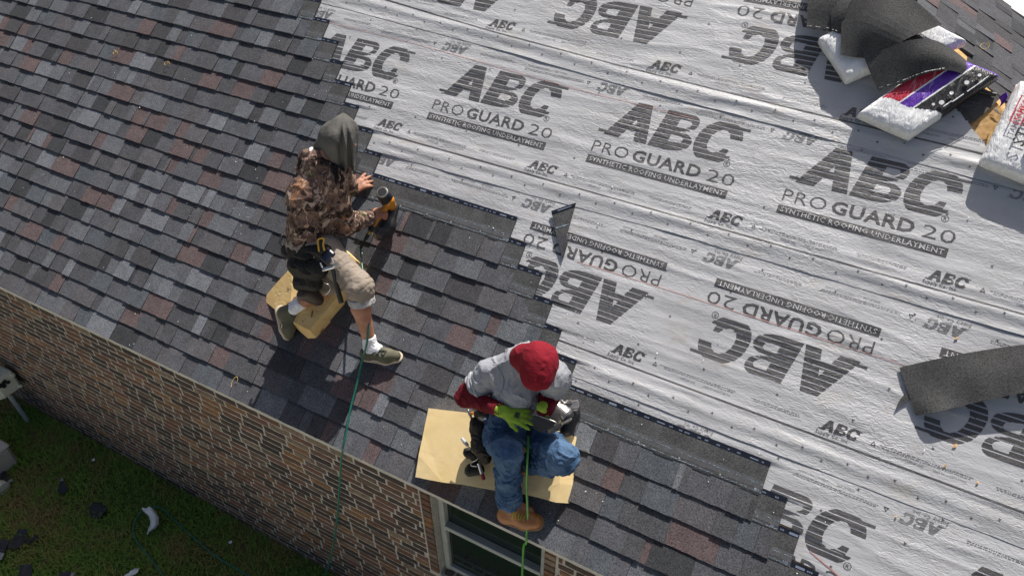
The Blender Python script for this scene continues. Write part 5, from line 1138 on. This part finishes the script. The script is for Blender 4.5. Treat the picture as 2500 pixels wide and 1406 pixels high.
# nail gun 1
g1 = Thing('nail_gun', (-1.0525, 1.5234, 0.0300), 'orange and black coil nail gun held by the kneeling worker', 'nail gun', 'pneumatic nail guns')
ga, gb_ = A_((-0.9960, 1.5836, 0.3150)), A_((-1.0209, 1.5347, 0.0500)); 
g1.part('cap', lathe(ga, ga+(gb_-ga)*.38, [(0, .030), (.0, .033), (.1, .041), (.5, .046), (1, .046)], 24), m_ink, smooth=False)
g1.part('cap_ring', lathe(ga-(gb_-ga)*.012, ga+(gb_-ga)*.03, [(0, .034), (.1, .0355), (1, .038)], 24), m_steel)
g1.part('cap_disc', lathe(ga-(gb_-ga)*.022, ga-(gb_-ga)*.005, [(0, .027), (1, .031)], 20), m_ink)
g1.part('housing', sdf_mesh([('c', ga+(gb_-ga)*.36+A_((.015, -.004, 0)), ga+(gb_-ga)*.66+A_((.012, -.004, 0)), .040, .028), ('c', A_((-0.9920, 1.5479, 0.2000)), A_((-1.0196, 1.4492, 0.2050)), .026, .016), ('c', A_((-1.0196, 1.4492, 0.2050)), A_((-1.0343, 1.3649, 0.2050)), .017, .017)], .004, .02), m_orange, smooth=True)
g1.part('nose', lathe(ga+(gb_-ga)*.6, gb_, [(0, .024), (.5, .02), (.6, .013), (1, .012)], 12), m_dark)
g1.part('magazine', sdf_mesh([('c', A_((-1.0053, 1.5511, 0.1000)), A_((-1.0026, 1.4263, 0.1000)), .034, .05), ('c', A_((-1.0026, 1.4263, 0.1000)), A_((-1.0186, 1.3543, 0.1100)), .055, .042), ('c', A_((-1.0223, 1.3620, 0.1900)), A_((-1.0148, 1.3581, 0.1200)), .02, .03)], .005, .03), m_ink, smooth=True)
g1.part('grip_end', lathe((-1.0293, 1.3771, 0.2070), (-1.0389, 1.3407, 0.2050), [(0, .021), (1, .019)], 12), m_dark)
g1.part('guard', loft([[(-1.0651, 1.3414, 0.1600), (-1.0508, 1.3349, 0.1400), (-1.0366, 1.3338, 0.1300)], [(-1.0726, 1.3614, 0.1800), (-1.0444, 1.3593, 0.1600), (-1.0179, 1.3591, 0.1500)]], 6, 5, .002), m_bagclear)
# ---------------------------------------------------------------- worker 2, seated in jeans
p2 = Thing('person', (0.2883, 0.4330, 0.0000), 'worker in grey tee and red head cover seated on a foam pad', 'person')
pel, ch, nk = A_((0.3007, 0.5553, 0.2100)), A_((0.3208, 0.7721, 0.4400)), A_((0.3389, 0.9140, 0.5600)); hd = A_((0.4564, 0.9258, 0.6600))
rsh, rel, rwr = A_((0.1805, 0.7979, 0.5100)), A_((0.0641, 0.6274, 0.4200)), A_((0.3148, 0.6316, 0.5000)); lsh, lel, lwr = A_((0.5215, 0.8949, 0.5300)), A_((0.4873, 0.7875, 0.3800)), A_((0.5216, 0.7147, 0.4900))
rhip, rkn, ran = A_((0.2100, 0.5051, 0.2050)), A_((0.4045, 0.4361, 0.4400)), A_((0.4122, 0.1613, 0.1200)); lhip, lkn, lan = A_((0.4062, 0.5827, 0.2050)), A_((0.6754, 0.5198, 0.3700)), A_((0.4898, 0.4252, 0.1700))
rhd, rhn = A_((0.4521, 0.6414, 0.4750))-rwr, A_((-.1, .15, 1)); lhd, lhn = A_((0.5697, 0.6730, 0.4500))-lwr, A_((.5, .1, 1))
body = [('c', pel, ch, .085, .085), ('c', ch, nk, .085, .05), ('c', nk, hd, .055, .06), ('e', hd, (.085, .085, .1)), ('c', hd+A_((.01, -.08, -.02)), hd+A_((.015, -.1, -.035)), .02, .014), ('c', nk, rsh, .045, .042), ('c', rsh, rel, .045, .038), ('c', rel, rwr, .037, .027), ('c', nk, lsh, .045, .042), ('c', lsh, lel, .045, .038), ('c', lel, lwr, .037, .027),
        ('c', pel, rhip, .1, .085), ('c', rhip, rkn, .08, .055), ('c', rkn, ran, .055, .036), ('c', ran, ran+A_((.12, -.02, -.07)), .035, .03), ('c', pel, lhip, .1, .085), ('c', lhip, lkn, .08, .055), ('c', lkn, lan, .055, .036)]
body += hand_prims(rwr, rhd, rhn, 1, (.25, .22, .22, .25), .16, .7, .92, .2) + hand_prims(lwr, lhd, lhn, -1, (.5, .5, .5, .5), .05, .6, .92, .4)
p2.part('body', sdf_mesh(body, .0042, .014), m_skin, smooth=True)
pd = (pel-ch)/np.linalg.norm(pel-ch)
def rib_sleeve(a, b, t0, t1): return [('c', a+(b-a)*t0, a+(b-a)*t1, .05, .05)]
sl = [('c', rsh+(rel-rsh)*.3, rel, .058, .054), ('c', rel, rwr-(rwr-rel)*.07, .053, .038), ('c', lsh+(lel-lsh)*.25, lel, .058, .054), ('c', lel, lwr-(lwr-lel)*.05, .053, .04)]
p2.part('long_sleeve_shirt', sdf_mesh(sl, .005, .03, folds(.006, 12, 43)), m_maroon, smooth=True)
tee = [('c', pel+pd*.02, ch, .105, .112), ('c', ch, nk+A_((0, -.02, -.03)), .112, .082), ('c', nk+A_((0, 0, -.035)), rsh+A_((0, 0, -.012)), .088, .07), ('c', rsh+A_((0, 0, -.008)), rsh+(rel-rsh)*.62, .072, .078), ('c', nk+A_((0, 0, -.035)), lsh+A_((0, 0, -.012)), .085, .07), ('c', lsh+A_((0, 0, -.008)), lsh+(lel-lsh)*.45, .072, .07), ('c', A_((0.2581, 0.6630, 0.3400)), A_((0.4068, 0.7187, 0.3600)), .078, .075)]
ra_ = (rel-rsh)/np.linalg.norm(rel-rsh)
teeM = sdf_mesh(tee, .005, .04, creases(folds(.0085, 7, 53, (1.5, .9, 1.2)), [(ch, pel, .010, .06), (rsh, rel, .008, .045)]), clip=[(rsh+(rel-rsh)*.62, ra_*1.0)]); tt_ = p2.part('tee', teeM, m_tee, smooth=True)
m_seam = mat('grey_tee_seam', (.38, .39, .41), .85); m_seamd = mat('dark_tee_seam', (.17, .18, .2), .9)
p2.part('seam', tube(snap(teeM, [(0.3394, 0.9463, 0.6200), (0.2939, 0.9073, 0.6200), (0.2512, 0.8675, 0.6000), (0.2026, 0.8380, 0.5850)]), .0026, 6, 2), m_seam, parent=tt_, smooth=True)
p2.part('seam', tube(snap(teeM, [(0.1715, 0.8621, 0.5600), (0.2323, 0.8382, 0.5800), (0.2703, 0.7967, 0.5700), (0.2898, 0.7402, 0.5300), (0.2705, 0.6870, 0.4800)]), .0024, 6, 2), m_seamd, parent=tt_, smooth=True)
p2.part('sleeve_hem', tube(snap(teeM, [rsh+(rel-rsh)*.6+A_(q_) for q_ in ((-.05, .06, .02), (-.02, .03, .07), (.02, -.02, .075), (.05, -.06, .04))]), .004, 6, 3), m_seam, parent=tt_, smooth=True)
hood = [('e', hd+A_((.0, .0, .008)), (.091, .098, .094)), ('c', hd+A_((-.01, .015, -.005)), A_((0.3662, 0.9268, 0.6050)), .084, .074), ('c', hd+A_((-.02, .02, -.02)), nk+A_((.01, .01, .01)), .088, .072), ('c', hd+A_((.01, -.06, .0)), hd+A_((.015, -.085, -.04)), .085, .07), ('c', nk+A_((-.01, .0, .0)), nk+A_((.03, -.05, -.03)), .07, .05)]
p2.part('head_cover', sdf_mesh(hood, .0045, .03, lambda V: folds(.0028, 9, 63)(V)+.0016*np.sin(V[:, 1]*160)*np.exp(-((V[:, 0]-hd[0]-.045)/.012)**2), clip=[(hd+A_((.0, -.098, -.03)), A_((.12, -.8, -.55)))]), m_redh, smooth=True)
sm_ = [hd+A_((.045, .095-.028*i, .085+.028*math.sin(i*.52)-.012*max(0, i-4))) for i in range(7)]
jeans = [('c', rhip+A_((.03, .03, -.02)), lhip+A_((-.03, .03, -.02)), .115, .115), ('c', pel+A_((0, .02, .03)), pel+A_((0, .03, .06)), .12, .12), ('c', rhip, rkn, .09, .068), ('c', rkn, rkn+(ran-rkn)*.45, .068, .064), ('c', rkn+(ran-rkn)*.45, ran+A_((0, .02, .01)), .064, .072), ('c', lhip, lkn, .092, .072), ('c', lkn, lkn+(lan-lkn)*.5, .072, .068), ('c', lkn+(lan-lkn)*.5, lan, .08, .07)]
rd_ = (ran-rkn)/np.linalg.norm(ran-rkn)
p2.part('jeans', sdf_mesh(jeans, .005, .04, creases(folds(.008, 9, 73, (1, 1.4, 1)), [(rkn+(ran-rkn)*.05, rkn+(ran-rkn)*.5, .016, .045), (rkn+(ran-rkn)*.6, ran+rd_*.06, .016, .036), (rhip, rkn, .010, .07), (lhip+(lkn-lhip)*.3, lkn, .013, .05)]), clip=[(ran+rd_*.035, rd_)] if False else None), m_denim, smooth=True)
shoe(p2, (0.4105, 0.0676, 0.0300), (0.6026, 0.1076, 0.0300), ran+A_((.015, .0, -.01)), (0, .2, 1), m_boot, m_bsole, m_lace, wide=1.2, name='boot')
shoe(p2, (0.4847, 0.4278, 0.1200), (0.4225, 0.3393, 0.1200), lan+A_((.0, .0, -.0)), (0, .2, 1), m_boot, m_bsole, None, wide=1.0, name='boot')
g = hand_prims(rwr, rhd, rhn, 1, (.25, .22, .22, .25), .16, .7, 1.1, .2)+[('c', rwr-rhd/np.linalg.norm(rhd)*.015, rwr+rhd/np.linalg.norm(rhd)*.03, .036, .033)]
p2.part('glove', sdf_mesh(g, .0035, .010, lambda V: .0018*np.sin((V@(rhd/np.linalg.norm(rhd)))*620)*np.clip(1-((V-rwr)@(rhd/np.linalg.norm(rhd)))*22, 0, 1)), m_glove, smooth=True)
c = rwr+rhd/np.linalg.norm(rhd)*.075; hn_ = rhn/np.linalg.norm(rhn); sdv = np.cross(rhd/np.linalg.norm(rhd), hn_)
p2.part('glove_print', join(*[tube([c+sdv*q0+hn_*.0195-rhd*.02, c+sdv*q0+hn_*.0198+rhd*.16], .0028, 6, 3, flat=.4) for q0 in (-.012, -.004, .004, .012)]), m_ink)
g = hand_prims(lwr, lhd, lhn, -1, (.5, .5, .5, .5), .05, .6, 1.1, .4)
p2.part('glove', sdf_mesh(g, .0035, .010), m_gpalm, smooth=True)
p2.part('glove_cuff', sdf_mesh([('c', lwr-lhd/np.linalg.norm(lhd)*.02, lwr+lhd/np.linalg.norm(lhd)*.006, .033, .031)], .004, .01), m_glove, smooth=True)
# black magazine plate in his hands
mp = Thing('magazine_plate', (0.5221, 0.6523, 0.4000), 'flat black magazine plate held between the seated worker gloves', 'magazine plate')
mp.part('plate', poly3([(0.4767, 0.6647, 0.5100), (0.5005, 0.6874, 0.5100), (0.6045, 0.6819, 0.5000), (0.5964, 0.6549, 0.4900), (0.5362, 0.6003, 0.4800), (0.4986, 0.6073, 0.4900)], .02), m_ink)
mp.part('rim', tube([(0.4889, 0.6781, 0.5140), (0.5427, 0.6815, 0.5110), (0.6017, 0.6806, 0.5050), (0.5978, 0.6638, 0.5000)], .0035, 6, 5), m_gunmetal, smooth=True)
# tool belt of worker 2
t2 = Thing('tool_belt', (0.1817, 0.3857, 0.2500), 'black tool belt with drooping pouches on the foam pad beside the seated worker', 'tool belt', 'tool belts')
t2.part('pouch', sdf_mesh([('c', A_((0.1492, 0.4929, 0.2700)), A_((0.1919, 0.3899, 0.2400)), .05, .055), ('c', A_((0.1919, 0.3899, 0.2400)), A_((0.2260, 0.3364, 0.2000)), .05, .03), ('c', A_((0.1168, 0.5038, 0.2800)), A_((0.1140, 0.4673, 0.2600)), .025, .02)], .005, .03, folds(.004, 18, 16)), m_leather, smooth=True)
t2.part('pouch', sdf_mesh([('c', A_((0.0977, 0.3163, 0.1500)), A_((0.1437, 0.3226, 0.1500)), .03, .03), ('c', A_((0.1467, 0.2302, 0.1400)), A_((0.1954, 0.2553, 0.1400)), .034, .03)], .005, .05, folds(.003, 18, 17)), m_leather, smooth=True)
t2.part('belt', tube([(0.1079, 0.5429, 0.3000), (0.1418, 0.5638, 0.3300), (0.1948, 0.5695, 0.3400), (0.2228, 0.5429, 0.3300)], .02, 10, 6, flat=.5), m_leather, smooth=True)
t2.part('wire_hook', tube([(0.1577, 0.3475, 0.2000), (0.1778, 0.3314, 0.2000), (0.1798, 0.3079, 0.2000), (0.1546, 0.2829, 0.1900), (0.1571, 0.2644, 0.1900), (0.1906, 0.2734, 0.1900)], .0028, 6, 6), m_steel, smooth=True)
pl = Thing('pliers', (0.0807, 0.5140, 0.2800), 'grey handled pliers with an orange tip at the seated worker belt', 'pliers')
pl.part('handle', tube([(0.0601, 0.5527, 0.3100), (0.0825, 0.5281, 0.3000), (0.0934, 0.5092, 0.2800)], [.009, .008, .007], 8, 5), m_gunmetal, smooth=True); pl.part('orange_tip', tube([(0.0881, 0.5490, 0.3100), (0.0939, 0.5371, 0.3050)], .0085, 8, 2), m_orange)
sk = Thing('screwdriver', (0.0992, 0.3651, 0.2200), 'grey handled screwdriver sticking out of the drooping pouch', 'screwdriver')
sk.part('handle', tube([(0.0515, 0.3854, 0.2100), (0.0757, 0.3730, 0.2100), (0.0996, 0.3583, 0.2000)], [.008, .012, .010], 10, 5), m_pipe, smooth=True); sk.part('shaft', tube([(0.0996, 0.3583, 0.2000), (0.1488, 0.3342, 0.1900)], .004, 8, 2), m_steel)
mk = Thing('marker_pen', (0.2196, 0.2560, 0.1700), 'silver marker with a red cap hanging at the lower pouch', 'marker')
mk.part('barrel', tube([(0.1927, 0.2937, 0.1900), (0.2271, 0.2445, 0.1700)], .0095, 10, 2), m_steel); mk.part('red_cap', tube([(0.2271, 0.2445, 0.1700), (0.2475, 0.2188, 0.1600)], .0115, 10, 2), mat('dark_red_plastic', (.22, .008, .018), .4))
# nail gun 2
g2 = Thing('nail_gun', (0.5152, 0.7336, 0.0600), 'silver and black coil nail gun resting beside the seated worker knee', 'nail gun', 'pneumatic nail guns')
ca, cb = A_((0.4843, 0.7520, 0.2200)), A_((0.5862, 0.7198, 0.2200))
g2.part('cylinder', lathe(ca, cb, [(0, .04), (.02, .046), (.3, .047), (.32, .043), (.4, .043), (.42, .047), (.9, .047), (1, .042)], 26), m_gunmetal, smooth=False)
g2.part('end_cap', lathe(cb-(cb-ca)*.02, cb+(cb-ca)*.22, [(0, .043), (.4, .041), (1, .028)], 22), m_ink)
g2.part('nose_guard', loft([[(0.4907, 0.8249, 0.2400), (0.5301, 0.8255, 0.2400)], [(0.4772, 0.7829, 0.2200), (0.5246, 0.7955, 0.2300)]], 6, 6, .006), m_steel)
g2.part('feed_door', join(box((0.5833, 0.7916, 0.2000), (.07, .045, .03), R=np.array(Euler((0, .2, .55)).to_matrix()), bev=.006), box((0.5572, 0.7944, 0.2200), (.05, .02, .02), R=np.array(Euler((0, .1, .55)).to_matrix()), bev=.004), box((0.5973, 0.7683, 0.2000), (.05, .016, .018), R=np.array(Euler((0, .1, .6)).to_matrix()), bev=.004)), m_gunmetal)
g2.part('latch', tube([(0.5973, 0.7881, 0.1900), (0.6126, 0.7875, 0.1800)], .009, 8, 2), m_gunmetal); g2.part('belt_hook', box((0.5897, 0.6911, 0.2500), (.08, .012, .02), R=np.array(Euler((0, .1, .85)).to_matrix()), bev=.003), m_gunmetal); g2.part('trigger', tube([(0.5223, 0.7918, 0.2350), (0.5440, 0.7838, 0.2300), (0.5540, 0.8027, 0.2200)], .008, 8, 4), m_gunmetal)
g2.part('magazine', sdf_mesh([('c', A_((0.5798, 0.7468, 0.1300)), A_((0.5803, 0.6556, 0.1100)), .042, .045), ('c', A_((0.5711, 0.7649, 0.1000)), A_((0.5887, 0.7337, 0.0800)), .036, .034)], .005, .04), m_ink, smooth=True)
